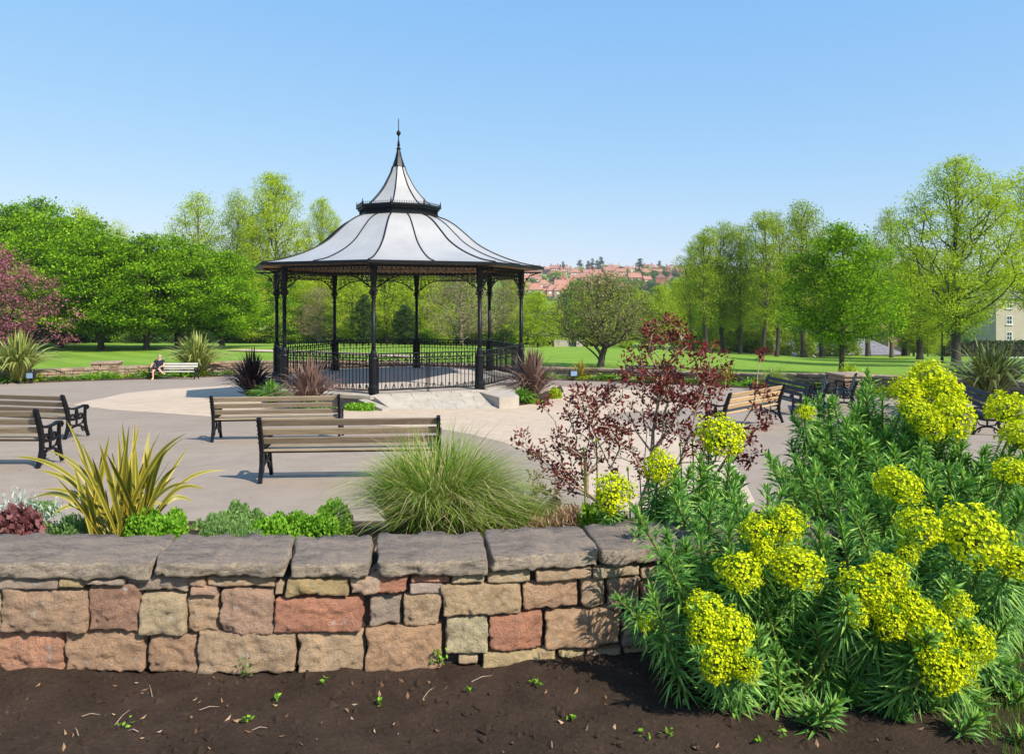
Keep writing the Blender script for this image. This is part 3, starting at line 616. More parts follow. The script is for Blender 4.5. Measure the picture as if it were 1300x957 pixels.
# ------------------------------------------------------------------ low walls round the plaza
def low_wall(name, pts, label, h_extra=.06, th=.42, top_of=lawnz, group='low stone walls round the plaza'):
    t = thing(name, label, 'wall', (pts[0].x, pts[0].y, float(top_of(pts[0].x, pts[0].y))), 0, group); o0 = t.location.copy(); bm = MB()
    rr = random.Random(len(pts))
    for i in range(len(pts) - 1):
        p, q = pts[i], pts[i + 1]; L = (q - p).length; a = math.atan2(q.y - p.y, q.x - p.x); s = 0
        ztop = float(top_of((p.x + q.x) / 2, (p.y + q.y) / 2)) + h_extra; zb = pz((p.y + q.y) / 2) - .15; hh = ztop - zb
        nc = max(3, int(hh / .14))
        for cidx in range(nc):
            s = -rr.uniform(0, .3); z0 = zb + hh * cidx / nc
            while s < L:
                l = rr.uniform(.25, .6) if cidx < nc - 1 else rr.uniform(.5, .9); m = min(L, s + l) ; s0 = max(0, s)
                if m - s0 > .05:
                    u = (s0 + m) / 2 / L; c = p.lerp(q, u)
                    bm.box((c.x - o0.x, c.y - o0.y, z0 + hh / nc / 2 - o0.z), (m - s0 - .012, th + rr.uniform(-.04, .03) + (.08 if cidx == nc - 1 else 0), hh / nc - .012), a, bev=.02)
                s += l
    o = ob('stonework', bm.mesh(name, M['stone_far']), t, kind='stuff'); return t
i_gap = next(i for i, p in enumerate(WL) if p.x > -14 and p.y > 40)
low_wall('low_stone_wall', WL[4:i_gap + 1], 'long low stone wall behind the planting left of the bandstand')
j0 = next(i for i, p in enumerate(WL) if p.x > 0.5 and i > i_gap); jp = next(i for i, p in enumerate(WL) if p.x > 11.9 and i > j0); low_wall('low_stone_wall', WL[i_gap:j0 + 1], 'low stone wall behind the bandstand, glimpsed through its railings')
low_wall('low_stone_wall', WL[j0:jp], 'low stone wall along the lawn behind the bench right of the bandstand')
low_wall('low_stone_wall', WL[jp - 1:], 'low stone wall curving towards the camera beyond the big spurge bush')
def pillar(c, w_, h, z, label, cat='pillar'):
    t = thing('stone_pillar', label, cat, (c.x, c.y, z), R.uniform(-.1, .3)); bm = MB(); nc = 5
    for k in range(nc):
        off = 0 if k % 2 else w_ * .17
        for sx in range(3):
            for sy in range(2):
                bm.box(((sx - 1) * w_ / 3 + (off - w_ * .08) * (.5 if sx == 1 else 0), (sy - .5) * w_ / 2, h * (k + .5) / nc), (w_ / 3 - .012, w_ / 2 - .012 + R.uniform(-.02, .02), h / nc - .012), bev=.02)
    ob('stonework', bm.mesh('stone_pillar', M['stone_far']), t, kind='stuff')
    cap = MB()
    for sx in (-1, 1): cap.box((sx * w_ * .27, 0, h + .045), (w_ * .53, w_ * 1.08, .09), bev=.02)
    ob('pillar_cap', cap.mesh('pillar_cap', M['stone_far']), t); return t
p = P(136, 484, 41.3); pillar(Vector((U(136) * 39.7, 39.7, 0)), 1.25, .88, pz(39.7) - .05, 'square stone pillar in the low wall at the left of the lawn')
pillar(Vector((U(1079) * 27.6, 27.6, 0)), 1.15, .72, pz(27.6) - .05, 'square stone pillar below the young green maple')

# ------------------------------------------------------------------ bandstand
BX, BY, BZ = -3.98, 26.2, -.21; TH = math.radians(-1.1); NCOL = 4.3; RE = 5.02
band = thing('bandstand', 'octagonal bandstand with a pale tented roof, black iron columns and railings', 'bandstand', (BX, BY, BZ), TH)
def oc(k, r, z=0): a = k * math.pi / 4; return Vector((r * math.sin(a), -r * math.cos(a), z))
# floor slab and plinth
fl = MB(); top = [oc(k, 4.62, 0) for k in range(8)]; bot = [oc(k, 4.62, -1.6) for k in range(8)]
fl.add(top + bot, [tuple(range(8)), tuple(reversed(range(8, 16)))] + [(k, k + 8, (k + 1) % 8 + 8, (k + 1) % 8) for k in range(8)])
ob('floor', fl.mesh('floor', M['floor']), band)
kb = MB()
for k in range(8):
    a, b2 = oc(k, 4.78), oc(k + 1, 4.78); c = (a + b2) / 2; n_ = 6; L = (b2 - a).length; ang = math.atan2(b2.y - a.y, b2.x - a.x)
    for i in range(n_):
        q = a.lerp(b2, (i + .5) / n_); inw = -Vector((c.x, c.y, 0)).normalized() * .2
        kb.box((q.x + inw.x, q.y + inw.y, -.055), (L / n_ - .012, .36, .13), ang, bev=.015)
ob('edge_stone', kb.mesh('edge_stone', M['concrete']), band, kind='stuff')
# roof
prof = [(5.02, 3.90), (4.6, 3.965), (4.2, 4.06), (3.64, 4.25), (3.15, 4.47), (2.75, 4.71), (2.43, 4.98), (2.02, 5.33), (1.72, 5.52), (1.53, 5.60), (1.3, 5.68)]
def catmull(pr, n=3):
    out = []
    for i in range(len(pr) - 1):
        p0, p1, p2, p3 = [Vector(pr[max(0, min(len(pr) - 1, i + k))]) for k in (-1, 0, 1, 2)]
        for j in range(n):
            t = j / n; out.append(.5 * ((2 * p1) + (-p0 + p2) * t + (2 * p0 - 5 * p1 + 4 * p2 - p3) * t * t + (-p0 + 3 * p1 - 3 * p2 + p3) * t ** 3))
    out.append(Vector(pr[-1])); return out
pf = catmull(prof)
rf = MB()      # gutter and fascia
def octring(b, r0, z0, r1, z1, r2, z2, r3, z3):
    V_ = [];
    for r, z in ((r0, z0), (r1, z1), (r2, z2), (r3, z3)): V_ += [oc(k, r, z) for k in range(8)]
    b.add(V_, [(i * 8 + k, i * 8 + (k + 1) % 8, ((i + 1) % 4) * 8 + (k + 1) % 8, ((i + 1) % 4) * 8 + k) for i in range(4) for k in range(8)])
octring(rf, 5.09, 3.905, 5.09, 3.82, 4.94, 3.80, 4.94, 3.905)
octring(rf, 4.40, 3.82, 4.40, 3.74, 4.30, 3.74, 4.30, 3.82)
roof = ob('roof', rf.mesh('roof', M['iron']), band)
cl = MB(); V_ = [oc(k, 5.0, 3.83) for k in range(8)] + [oc(k, 3.2, 3.84) for k in range(8)] + [oc(k, 1.2, 4.6) for k in range(8)]
cl.add(V_, [(i * 8 + (k + 1) % 8, i * 8 + k, (i + 1) * 8 + k, (i + 1) * 8 + (k + 1) % 8) for i in range(2) for k in range(8)] + [tuple(range(16, 24))])
ceil = ob('ceiling', cl.mesh('ceiling', M['ceiling']), roof)
bt = MB()
for k in range(8):
    for i in range(14):
        s = (i + .5) / 14; a = oc(k, 4.98).lerp(oc(k + 1, 4.98), s); b2 = oc(k, 3.2).lerp(oc(k + 1, 3.2), s)
        bt.tube([(a.x, a.y, 3.822), (b2.x, b2.y, 3.83)], .012, 4)
ob('board_joints', bt.mesh('board_joints', M['ceiling']), roof, kind='stuff')
def mid(k, r, z):
    a, b2 = oc(k, r, z), oc(k + 1, r, z); return (a + b2) / 2
def bulge(k, r, z, s):      # point between corner k and corner k+1
    return oc(k, r, z).lerp(oc(k + 1, r, z), s)
for k in range(8):
    for half in (0, 1):
        b = MB(); V_ = []
        for (r, z) in pf:
            for q in range(3):
                s = .5 * half + .5 * q / 2; V_.append(bulge(k, r, z, s))
        n_ = len(pf); up = len(V_); V_ += [v - Vector((0, 0, .03)) for v in V_]
        F_ = []
        for i in range(n_ - 1):
            for q in range(2): a = i * 3 + q; F_ += [(a, a + 1, a + 4, a + 3), (a + up + 3, a + up + 4, a + up + 1, a + up)]
        b.add(V_, F_); ob('roof_panel', b.mesh('roof_panel', M['roof'], smooth=True), roof)
for k in range(8):
    for s in (0, .5):
        b = MB(); b.tube([bulge(k, r, z + .012, s) for r, z in pf], .027 if s == 0 else .022, 6); ob('roof_rib', b.mesh('roof_rib', M['iron'], smooth=True), roof)
# drum with cresting
dr = MB()
octring(dr, 1.36, 5.66, 1.36, 5.93, 1.2, 5.93, 1.2, 5.66); octring(dr, 1.40, 5.66, 1.40, 5.72, 1.3, 5.72, 1.3, 5.66); octring(dr, 1.50, 5.93, 1.50, 6.0, 1.15, 6.0, 1.15, 5.93); octring(dr, 1.44, 5.86, 1.44, 5.925, 1.3, 5.925, 1.3, 5.86)
for k in range(8):
    for i in range(18): q = oc(k, 1.38).lerp(oc(k + 1, 1.38), (i + .5) / 18); dr.box((q.x, q.y, 5.8), (.02, .02, .14), 0)
drum = ob('drum', dr.mesh('drum', M['iron']), band)
cr = MB()
for k in range(8):
    a, b2 = oc(k, 1.47), oc(k + 1, 1.47)
    for i in range(14):
        q = a.lerp(b2, (i + .5) / 14); h = .10
        cr.tube([(q.x, q.y, 6.0), (q.x, q.y, 6.0 + h)], [.012, .003], 4); e = a.lerp(b2, (i + 1) / 14)
        cr.tube([q + Vector((0, 0, 6.03)), (q + e) / 2 + Vector((0, 0, 6.075)), e + Vector((0, 0, 6.03))], .007, 3)
    cr.tube([(a.x, a.y, 6.0), (a.x, a.y, 6.1), (a.x, a.y, 6.2)], [.03, .02, .003], 5)
ob('cresting', cr.mesh('cresting', M['iron']), drum)
sp = [(1.25, 6.0), (1.05, 6.12), (.76, 6.42), (.55, 6.70), (.40, 6.98), (.29, 7.2), (.22, 7.42)]
spf = catmull([(r, z + .0) for r, z in sp])
spire = MB(); V_ = [oc(k, .235, 7.40) for k in range(8)] + [oc(k, .12, 7.75) for k in range(8)] + [oc(k, .045, 8.08) for k in range(8)]
spire.add(V_, [(i * 8 + k, i * 8 + (k + 1) % 8, (i + 1) * 8 + (k + 1) % 8, (i + 1) * 8 + k) for i in range(2) for k in range(8)])
spire = ob('spire', spire.mesh('spire', M['iron']), band)
for k in range(8):
    b = MB(); V_ = []
    for r, z in spf: V_ += [oc(k, r, z), oc(k + 1, r, z)]
    b.add(V_, [(2 * i, 2 * i + 1, 2 * i + 3, 2 * i + 2) for i in range(len(spf) - 1)]); ob('spire_panel', b.mesh('spire_panel', M['roof'], smooth=True), spire)
    b = MB(); b.tube([oc(k, r, z + .01) for r, z in spf], .022, 5); ob('spire_rib', b.mesh('spire_rib', M['iron'], smooth=True), spire)
b = MB(); b.lathe([(.05, 8.0), (.085, 8.06), (.03, 8.12), (.055, 8.16), (.018, 8.38), (.018, 8.5), (.05, 8.53), (.085, 8.60), (.05, 8.67), (.016, 8.7), (.014, 9.08), (.003, 9.12)], 10)
ob('finial', b.mesh('finial', M['iron'], smooth=True), band)
# columns
cb = MB(); cb.lathe([(.16, 0), (.16, .20), (.135, .23), (.125, .28), (.118, .95), (.125, 1.0), (.14, 1.03), (.11, 1.08), (.10, 1.2), (.075, 1.27), (.07, 1.3)], 12, rot=.39); cb_m = cb.mesh('column_base', M['iron'])
cs = MB(); cs.lathe([(.066, 1.28), (.064, 1.5), (.06, 2.85)], 12); cs_m = cs.mesh('column', M['iron'], smooth=True)
cc = MB(); cc.lathe([(.06, 2.80), (.085, 2.82), (.085, 2.86), (.062, 2.88), (.07, 2.98), (.11, 3.02), (.12, 3.06), (.085, 3.10), (.085, 3.3), (.11, 3.34), (.11, 3.80)], 12)
for a in range(6):
    an = a * math.pi / 3; cc.tube([(.07 * math.cos(an), .07 * math.sin(an), 2.9), (.12 * math.cos(an), .12 * math.sin(an), 2.98), (.13 * math.cos(an), .13 * math.sin(an), 3.03)], [.02, .022, .006], 4)
cc_m = cc.mesh('capital', M['iron'], smooth=False)
for k in range(8):
    c = ob('column', cs_m, band, oc(k, NCOL)); ob('column_base', cb_m, c); ob('capital', cc_m, c)
    # bracket outward to the eave
# railings: one bay
A0, B0 = oc(0, NCOL), oc(1, NCOL); bayL = (B0 - A0).length; nb = 24; pitch = (bayL - .36) / nb
bl = MB(); bl.box((0, 0, .62), (.02, .02, 1.06)); bl.box((0, 0, .80), (.036, .034, .03))
for s_ in (-1, 1): bl.tube([(s_ * pitch * .9, 0, .10), (s_ * pitch * .4, 0, .13), (s_ * .015, 0, .26)], .012, 4); bl.tube([(0, 0, 1.14), (s_ * .04, 0, 1.09), (s_ * .02, 0, 1.03), (0, 0, 1.0)], .010, 3)
bar_m = bl.mesh('baluster', M['iron'])
bo = MB(); bo.box((0, 0, .62), (.02, .02, 1.06)); bo.lathe([(.004, -.05), (.035, 0), (.004, .05)], 6, (0, 0, 1.0))
for s in (-1, 1):
    for s2 in (-1, 1): bo.tube([(0, 0, 1.0), (s * .04, 0, 1.0 + s2 * .05), (s * .09, 0, 1.0 + s2 * .035)], [.017, .021, .015], 4)
    bo.tube([(s * .01, 0, .9), (s * .05, 0, .87), (s * .06, 0, .84)], .011, 4)
bar_m2 = bo.mesh('ornate_baluster', M['iron'])
for k in range(8):
    a, b2 = oc(k, NCOL), oc(k + 1, NCOL); c = (a + b2) / 2; ang = math.atan2(b2.y - a.y, b2.x - a.x)
    gate = k == 0
    rl = MB(); L = bayL - .24
    for z, h, dp in ((1.17, .035, .06), (.84, .022, .025), (.10, .035, .03)): rl.box((0, 0, z), (L, dp, h), bev=.006)
    rl.box((-L / 2 + .02, 0, .6), (.035, .035, 1.16)); rl.box((L / 2 - .02, 0, .6), (.035, .035, 1.16))
    if gate: rl.box((-.025, 0, .56), (.022, .03, 1.2)); rl.box((.025, 0, .56), (.022, .03, 1.2)); rl.box((0, -.03, .8), (.09, .04, .07))
    o = ob('gate' if gate else 'railing', rl.mesh('railing', M['iron']), band, c, ang, label='double iron gate closing the front of the bandstand' if gate else None)
    for i in range(nb):
        ob('baluster', bar_m if i % 2 else bar_m2, o, ((i + .5 - nb / 2) * pitch, 0, 0))
# frieze and brackets: one bay
fz = MB(); L = bayL - .2
def spiral(b, cx, cz, r, turns, a0, dirn, tr, n_=11):
    pts = []
    for i in range(n_):
        t = i / (n_ - 1); a = a0 + dirn * turns * 2 * math.pi * t; rr = r * (1 - .8 * t); pts.append((cx + rr * math.cos(a), 0, cz + rr * math.sin(a)))
    b.tube(pts, [tr * 1.45 * (1 - .25 * i / n_) for i in range(n_)], 3)
fz.box((0, 0, 3.64), (L, .05, .05)); 
def arch(u): return 3.20 - .60 * max(0, (abs(u) - .0) / (L / 2)) ** 0 * (0 if abs(u) < L / 2 - .85 else (1 - math.cos((abs(u) - (L / 2 - .85)) / .85 * math.pi / 2)))
ar = [(-L / 2 + L * i / 40, 0, arch(-L / 2 + L * i / 40)) for i in range(41)]; fz.tube(ar, .03, 4); fz.tube([(-L / 2, 0, 3.42), (L / 2, 0, 3.42)], .018, 4)
ncell = 22
for i in range(ncell):
    u = -L / 2 + L * (i + .5) / ncell
    for z0 in (3.53,): spiral(fz, u, z0, .085, 1.5, math.pi * (i % 2), 1 if i % 2 else -1, .013)
    spiral(fz, u, 3.315, .085, 1.5, math.pi * ((i + 1) % 2), -1 if i % 2 else 1, .013)
    fz.tube([(u - L / ncell / 2, 0, 3.60), (u - L / ncell / 2 + .03, 0, 3.5), (u - L / ncell / 2 - .02, 0, 3.36), (u - L / ncell / 2, 0, 3.22)], .011, 3)
for s in (-1, 1):
    for (du, z, r) in ((.10, 3.1, .09), (.28, 3.13, .075), (.45, 3.15, .06), (.12, 2.92, .085), (.30, 2.99, .05), (.10, 2.74, .075), (.22, 2.82, .04)):
        spiral(fz, s * (L / 2 - du), z, r, 1.5, 1.2, s, .014)
    u0 = s * (L / 2 - .02)
    fz.tube([(u0, 0, 2.68), (u0 - s * .12, 0, 2.62), (u0 - s * .2, 0, 2.70), (u0 - s * .15, 0, 2.78)], .015, 4)
fz.v = [(x_, y_, 3.80 - (3.66 - z_) * .64) for x_, y_, z_ in fz.v]; fz_m = fz.mesh('frieze', M['iron'])
for k in range(8):
    a, b2 = oc(k, NCOL), oc(k + 1, NCOL); c = (a + b2) / 2; ob('frieze', fz_m, band, c, math.atan2(b2.y - a.y, b2.x - a.x))
bk = MB(); bk.tube([(.08, 0, 3.05), (.12, 0, 3.35), (.3, 0, 3.6), (.62, 0, 3.70)], .02, 4); spiral(bk, .26, 3.47, .09, 1.4, 2.4, 1, .014); bk.box((.36, 0, 3.71), (.7, .06, .05)); bk_m = bk.mesh('eave_bracket', M['iron'])
for k in range(8): a = oc(k, NCOL); ob('eave_bracket', bk_m, band, a, math.atan2(a.y, a.x))

# entrance ramp of flagstones and the kerb blocks beside it
def Q(px, py, z): d = (HC - z) / V(py); return Vector((U(px) * d, d, z))
ra, rb = Vector((-3.95, 21.35, BZ - .02)), Vector((-.55, 22.62, BZ - .02)); rc, rd = G(497, 521), G(634, 518.5)
ramp_t = thing('entrance_ramp', 'pale flagstone ramp leading up to the bandstand gate', 'ramp', rc)
nu, nv = 5, 4
for i in range(nu):
    for j in range(nv):
        off = .5 / nu if j % 2 else 0
        def pt(u, v):
            u = min(1, max(0, u)); return rc.lerp(rd, u).lerp(ra.lerp(rb, u), v) - rc
        u0, u1 = i / nu + off * (i > 0), (i + 1) / nu + off * (i < nu - 1); e = .0015
        q = [pt(u0 + e, j / nv + e), pt(u1 - e, j / nv + e), pt(u1 - e, (j + 1) / nv - e), pt(u0 + e, (j + 1) / nv - e)]
        up = Vector((0, 0, .02 + R.uniform(-.003, .003))); dn = Vector((0, 0, -.35))
        b = MB(); b.add([v + up for v in q] + [v + dn for v in q], [(0, 1, 2, 3), (4, 0, 3, 7), (0, 4, 5, 1), (1, 5, 6, 2), (2, 6, 7, 3)])
        ob('flagstone', b.mesh('flagstone', M['flag%d' % R.randint(0, 2)] if 'flag0' in M else M['concrete']), ramp_t)
zk = BZ + .0
kt = [Q(601, 495.5, zk), Q(634, 504.5, zk), Q(659, 502.5, zk), Q(650, 496, zk), Q(668, 488, zk), Q(640, 486, zk)]
kerb = thing('kerb_block', 'pale stone kerb wedge at the right side of the bandstand ramp', 'kerb', kt[0])
kt = [v - kerb.location for v in kt]; b = MB(); low = [Vector((v.x, v.y, pz(v.y + kerb.location.y) - .1 - kerb.location.z)) for v in kt]
b.add(kt + low, [tuple(range(6)), tuple(reversed(range(6, 12)))] + [(k, k + 6, (k + 1) % 6 + 6, (k + 1) % 6) for k in range(6)]); ob('kerb_stone', b.mesh('kerb_stone', M['concrete']), kerb)
kl = [G(430, 523.5), G(491, 521.5), G(472, 508), G(455, 505)]
kerb2 = thing('kerb_block', 'pale stone kerb edging the small green bed left of the ramp', 'kerb', kl[1]); b = MB()
for a, c in ((Vector((-4.3, 21.5, 0)), Vector((kl[1].x + .0, kl[1].y, 0))),):
    zz = BZ - .10; ac = [a, c]; t = (c - a).normalized(); nn = Vector((-t.y, t.x, 0)) * .14
    V_ = [Vector((a.x + nn.x, a.y + nn.y, zz)), Vector((a.x - nn.x, a.y - nn.y, zz)), Vector((c.x - nn.x, c.y - nn.y, pz(c.y) + .06)), Vector((c.x + nn.x, c.y + nn.y, pz(c.y) + .05))]
    V_ = [v - kl[1] for v in V_]; b.add(V_ + [v - Vector((0, 0, .6)) for v in V_], [(0, 1, 2, 3), (4, 5, 1, 0), (5, 6, 2, 1), (6, 7, 3, 2), (7, 4, 0, 3)])
ob('kerb_stone', b.mesh('kerb_stone', M['concrete']), kerb2)
# soil of the two planted beds at the foot of the bandstand
sheet('bandstand_bed', [(v.x, v.y) for v in (G(300, 497), G(315, 503), G(360, 509), G(430, 518), G(486, 521), Vector((-4.6, 21.6, 0)), Vector((-7.2, 22.9, 0)), Vector((-8.8, 26, 0)))], lambda x, y: pz(y) + .03, M['soil'])
sheet('bandstand_bed', [(v.x, v.y) for v in (G(660, 515), G(692, 510), G(716, 498), G(712, 490), Vector((1.0, 27, 0)), Vector((-.4, 22.8, 0)))], lambda x, y: pz(y) + .03, M['soil'])

# ------------------------------------------------------------------ benches
def bench_parts(L):
    e = MB(); iron = M['iron']
    e.ribbon([(-.10, 0), (-.06, .10), (-.01, .25), (.0, .40), (-.03, .55), (-.09, .72), (-.14, .85), (-.17, .87)], [.05, .045, .05, .07, .075, .07, .06, .04], 0, .05)
    e.ribbon([(-.07, .64), (.0, .60), (.10, .575), (.25, .585), (.38, .61), (.46, .60), (.485, .565), (.46, .535), (.44, .55)], [.04, .035, .035, .035, .04, .04, .035, .03, .02], 0, .055)
    e.ribbon([(.50, 0), (.455, .12), (.42, .26), (.41, .40), (.42, .60)], [.05, .045, .045, .04, .035], 0, .045)
    e.ribbon([(-.02, .385), (.1, .37), (.25, .37), (.42, .40)], .04, 0, .045)
    e.ribbon([(-.09, .03), (.0, .16), (.1, .225), (.2, .24), (.3, .225), (.4, .16), (.49, .03)], .035, 0, .035)
    e.ribbon([(.2, .24), (.2, .37)], .03, 0, .03); e.ribbon([(.0, .36), (.06, .27), (.2, .25), (.34, .27), (.40, .37)], .022, 0, .03)
    e.ribbon([(.20, .38), (.20, .45), (.20, .50), (.20, .58)], [.02, .05, .075, .03], 0, .03)
    for cx in (.10, .30): e.ribbon([(cx - .075, .39), (cx - .055, .445), (cx, .47), (cx + .055, .445), (cx + .075, .39)], .028, 0, .03)
    e.ribbon([(.05, .11), (.09, .17), (.04, .2)], .02, 0, .025); e.ribbon([(.37, .11), (.32, .17), (.37, .2)], .02, 0, .025)
    for z, y in ((.80, -.11), (.68, -.065), (.56, -.02)): 
        for dz in (-.025, .025): e.box((0, y - .045, z + dz), (.062, .02, .018))
    end = e.mesh('bench_end', iron)
    s = MB(); s.box((0, 0, 0), (L, .026, .095), bev=.006); back = s
    t = MB(); t.box((0, 0, 0), (L, .068, .028), bev=.006)
    cross = MB(); cross.box((0, .2, .365), (L, .03, .03)); 
    return end, back, t, cross
def lean(b, ang):
    b.v = [(x, y * math.cos(ang) - z * math.sin(ang), y * math.sin(ang) + z * math.cos(ang)) for x, y, z in b.v]; return b
def make_bench(L, wood, label, loc, rz, woodlabel=None):
    t = thing('park_bench', label, 'bench', loc, rz, 'iron and timber benches round the plaza'); end, bk_, st, cross = bench_parts(L)
    lean(bk_, math.radians(20)); bm = bk_.mesh('back_slat', M[wood]); smh = st.mesh('seat_slat', M[wood])
    for sx in (-1, 1): ob('bench_end', end, t, (sx * (L / 2 + .02), 0, 0))
    for z, y in ((.80, -.085), (.675, -.04), (.55, .005)): ob('back_slat', bm, t, (0, y, z))
    for i in range(5): ob('seat_slat', smh, t, (0, .035 + i * .088, .405 + .006 * abs(i - 2)))
    ob('seat_slat', smh, t, (0, .47, .40)) if False else None
    ob('stretcher', cross.mesh('stretcher', M['iron']), t)
    return t
def bl(x, y): return (x, y, pz(y))
LB = 2.36
near = make_bench(2.27, 'wood', 'weathered bench seen from behind, nearest the camera, feathery grass over its right end', bl(-2.13, 9.88), math.radians(4.0))
def bench(label, x, y, rz, wood=None):
    o = dup(near, bl(x, y), rz, label)
    if wood:
        cache = {}
        for c in o.children:
            if 'slat' in c.name:
                if c.data.name not in cache:
                    me = c.data.copy(); me.materials[0] = M[wood]; cache[c.data.name] = me
                c.data = cache[c.data.name]
    return o
bpy.context.view_layer.update()
bench('weathered bench seen from behind, second row, in front of the dark purple plants', -4.42, 14.05, math.radians(6))
bench('bench with curled iron arm at the left edge, directly behind the yellow striped plant', -8.08, 11.0, 0)
bench('bench further back at the left edge of the photo, its iron end against open path', -9.63, 14.55, math.radians(-12))
bench('small pale bench far left with a man sitting at its end', U(223) * 39.6, 39.6, math.radians(180 + 3), 'wood_pale')
bench('new tan timber bench seen from behind, right of the maroon shrub', 5.22, 16.2, math.radians(43), 'wood_tan')
bench('black bench standing just beyond the right end of the tan bench', 7.45, 20.4, math.radians(99), 'wood_dark')
bench('black bench seen end-on, second dark bench beyond the tan bench', 8.6, 20.7, math.radians(68), 'wood_dark')
bench('distant dark bench facing the camera behind the maroon shrub', U(826) * 35.2, 35.2, math.radians(176), 'wood_dark')
bench('dark bench beside the square stone pillar, half behind spurge leaves', 10.0, 22.0, math.radians(66), 'wood_dark')
bench('dark bench at the right edge between the yellow spurge heads', 9.95, 16.0, math.radians(77), 'wood_dark')
bench('dark bench under the big spiky plant, mostly hidden by yellow flowers', 10.5, 18.6, math.radians(64), 'wood_dark')

# ------------------------------------------------------------------ man on the far bench
def skin_body(name, verts, edges, radii, m, parent, sub=2, root=0):
    me = bpy.data.meshes.new(name); me.from_pydata(verts, edges, []); o = bpy.data.objects.new(name, me); COL.objects.link(o)
    md = o.modifiers.new('skin', 'SKIN'); ss = o.modifiers.new('sub', 'SUBSURF'); ss.levels = sub; ss.render_levels = sub
    for i, r in enumerate(radii): me.skin_vertices[0].data[i].radius = (r, r) if not hasattr(r, '__len__') else r
    me.skin_vertices[0].data[root].use_root = True
    me.materials.append(m); dg = bpy.context.evaluated_depsgraph_get(); me2 = bpy.data.meshes.new_from_object(o.evaluated_get(dg)); bpy.data.objects.remove(o)
    me2.materials.clear(); me2.materials.append(m); me2.polygons.foreach_set('use_smooth', [True] * len(me2.polygons)); return ob(name, me2, parent)
bb = Vector(bl(U(223) * 39.6, 39.6)); man = thing('person', 'man in a navy T-shirt and black shorts sitting cross-legged on the far bench', 'person', (bb.x, bb.y, bb.z), math.radians(183))
mx = .78      # seat position along the bench (local +x is the left of the photo), facing local +y
J = {'pel': (mx, .17, .52), 'wst': (mx, .13, .68), 'che': (mx + .0, .09, .88), 'nck': (mx, .10, 1.06), 'hd': (mx - .01, .14, 1.19), 'top': (mx - .01, .15, 1.27),
     'hl': (mx + .10, .20, .50), 'kl': (mx + .16, .58, .50), 'al': (mx + .14, .60, .10), 'tl': (mx + .14, .74, .05),
     'hr': (mx - .10, .20, .50), 'kr': (mx - .14, .60, .60), 'ar': (mx - .42, .72, .36), 'tr': (mx - .54, .82, .36),
     'sl': (mx + .19, .10, .98), 'el': (mx + .36, .16, .80), 'wl': (mx + .36, .36, .66), 'fl': (mx + .34, .44, .64),
     'sr': (mx - .19, .10, .98), 'er': (mx - .28, .24, .76), 'wr': (mx - .17, .46, .68), 'fr': (mx - .12, .54, .66)}
ks = list(J); ix = {k: i for i, k in enumerate(ks)}
rad = dict(pel=(.15, .11), wst=(.13, .10), che=(.155, .11), nck=.06, hd=(.078, .092), top=.062, hl=.085, kl=.06, al=.042, tl=.035, hr=.085, kr=.06, ar=.042, tr=.035, sl=.06, el=.042, wl=.03, fl=.032, sr=.06, er=.042, wr=.03, fr=.032)
ed = [('pel', 'wst'), ('wst', 'che'), ('che', 'nck'), ('nck', 'hd'), ('hd', 'top'), ('pel', 'hl'), ('hl', 'kl'), ('kl', 'al'), ('al', 'tl'), ('pel', 'hr'), ('hr', 'kr'), ('kr', 'ar'), ('ar', 'tr'), ('che', 'sl'), ('sl', 'el'), ('el', 'wl'), ('wl', 'fl'), ('che', 'sr'), ('sr', 'er'), ('er', 'wr'), ('wr', 'fr')]
skin_body('body', [J[k] for k in ks], [(ix[a], ix[b]) for a, b in ed], [rad[k] for k in ks], M['skin'], man)
def cloth(name, keys, e, rr, m, pts=None):
    pts = pts or {k: J[k] for k in keys}; kk = list(pts); ii = {k: i for i, k in enumerate(kk)}; skin_body(name, [pts[k] for k in kk], [(ii[a], ii[b]) for a, b in e], [rr[k] for k in kk], m, man)
def lerp(a, b, t): return tuple(x + (y - x) * t for x, y in zip(J[a], J[b]))
cloth('t_shirt', None, [('pel', 'wst'), ('wst', 'che'), ('che', 'nck'), ('che', 'sl'), ('sl', 'el'), ('che', 'sr'), ('sr', 'er')], dict(pel=(.17, .13), wst=(.155, .125), che=(.175, .13), nck=.085, sl=.078, el=.066, sr=.078, er=.066), M['navy'],
      {'pel': J['pel'], 'wst': J['wst'], 'che': J['che'], 'nck': lerp('che', 'nck', .75), 'sl': J['sl'], 'el': lerp('sl', 'el', .6), 'sr': J['sr'], 'er': lerp('sr', 'er', .6)})
cloth('shorts', None, [('pel', 'hl'), ('hl', 'kl'), ('pel', 'hr'), ('hr', 'kr')], dict(pel=(.165, .12), hl=.105, kl=.085, hr=.105, kr=.085), M['black'], {'pel': J['pel'], 'hl': J['hl'], 'kl': lerp('hl', 'kl', .8), 'hr': J['hr'], 'kr': lerp('hr', 'kr', .8)})
for a, t in (('al', 'tl'), ('ar', 'tr')): cloth('shoe', None, [('a', 't'), ('t', 'u')], dict(a=.05, t=.048, u=.035), M['shoe'], {'a': J[a], 't': lerp(a, t, .7), 'u': lerp(a, t, 1.2)})
b = MB(); b.lathe([(.082, 0), (.09, .03), (.08, .07), (.045, .10), (.01, .11)], 12, (J['hd'][0], J['hd'][1] - .015, J['hd'][2] + .01)); ob('hair', b.mesh('hair', M['hair'], smooth=True), man)
b = MB(); b.lathe([(.002, -.02), (.014, -.012), (.016, 0), (.008, .02), (.002, .03)], 6, (J['hd'][0], J['hd'][1] + .095, J['hd'][2] - .01)); ob('nose', b.mesh('nose', M['skin'], smooth=True), man)
b = MB()
for s in (-1, 1): b.lathe([(.001, -.008), (.009, 0), (.001, .008)], 6, (J['hd'][0] + s * .03, J['hd'][1] + .08, J['hd'][2] + .015))
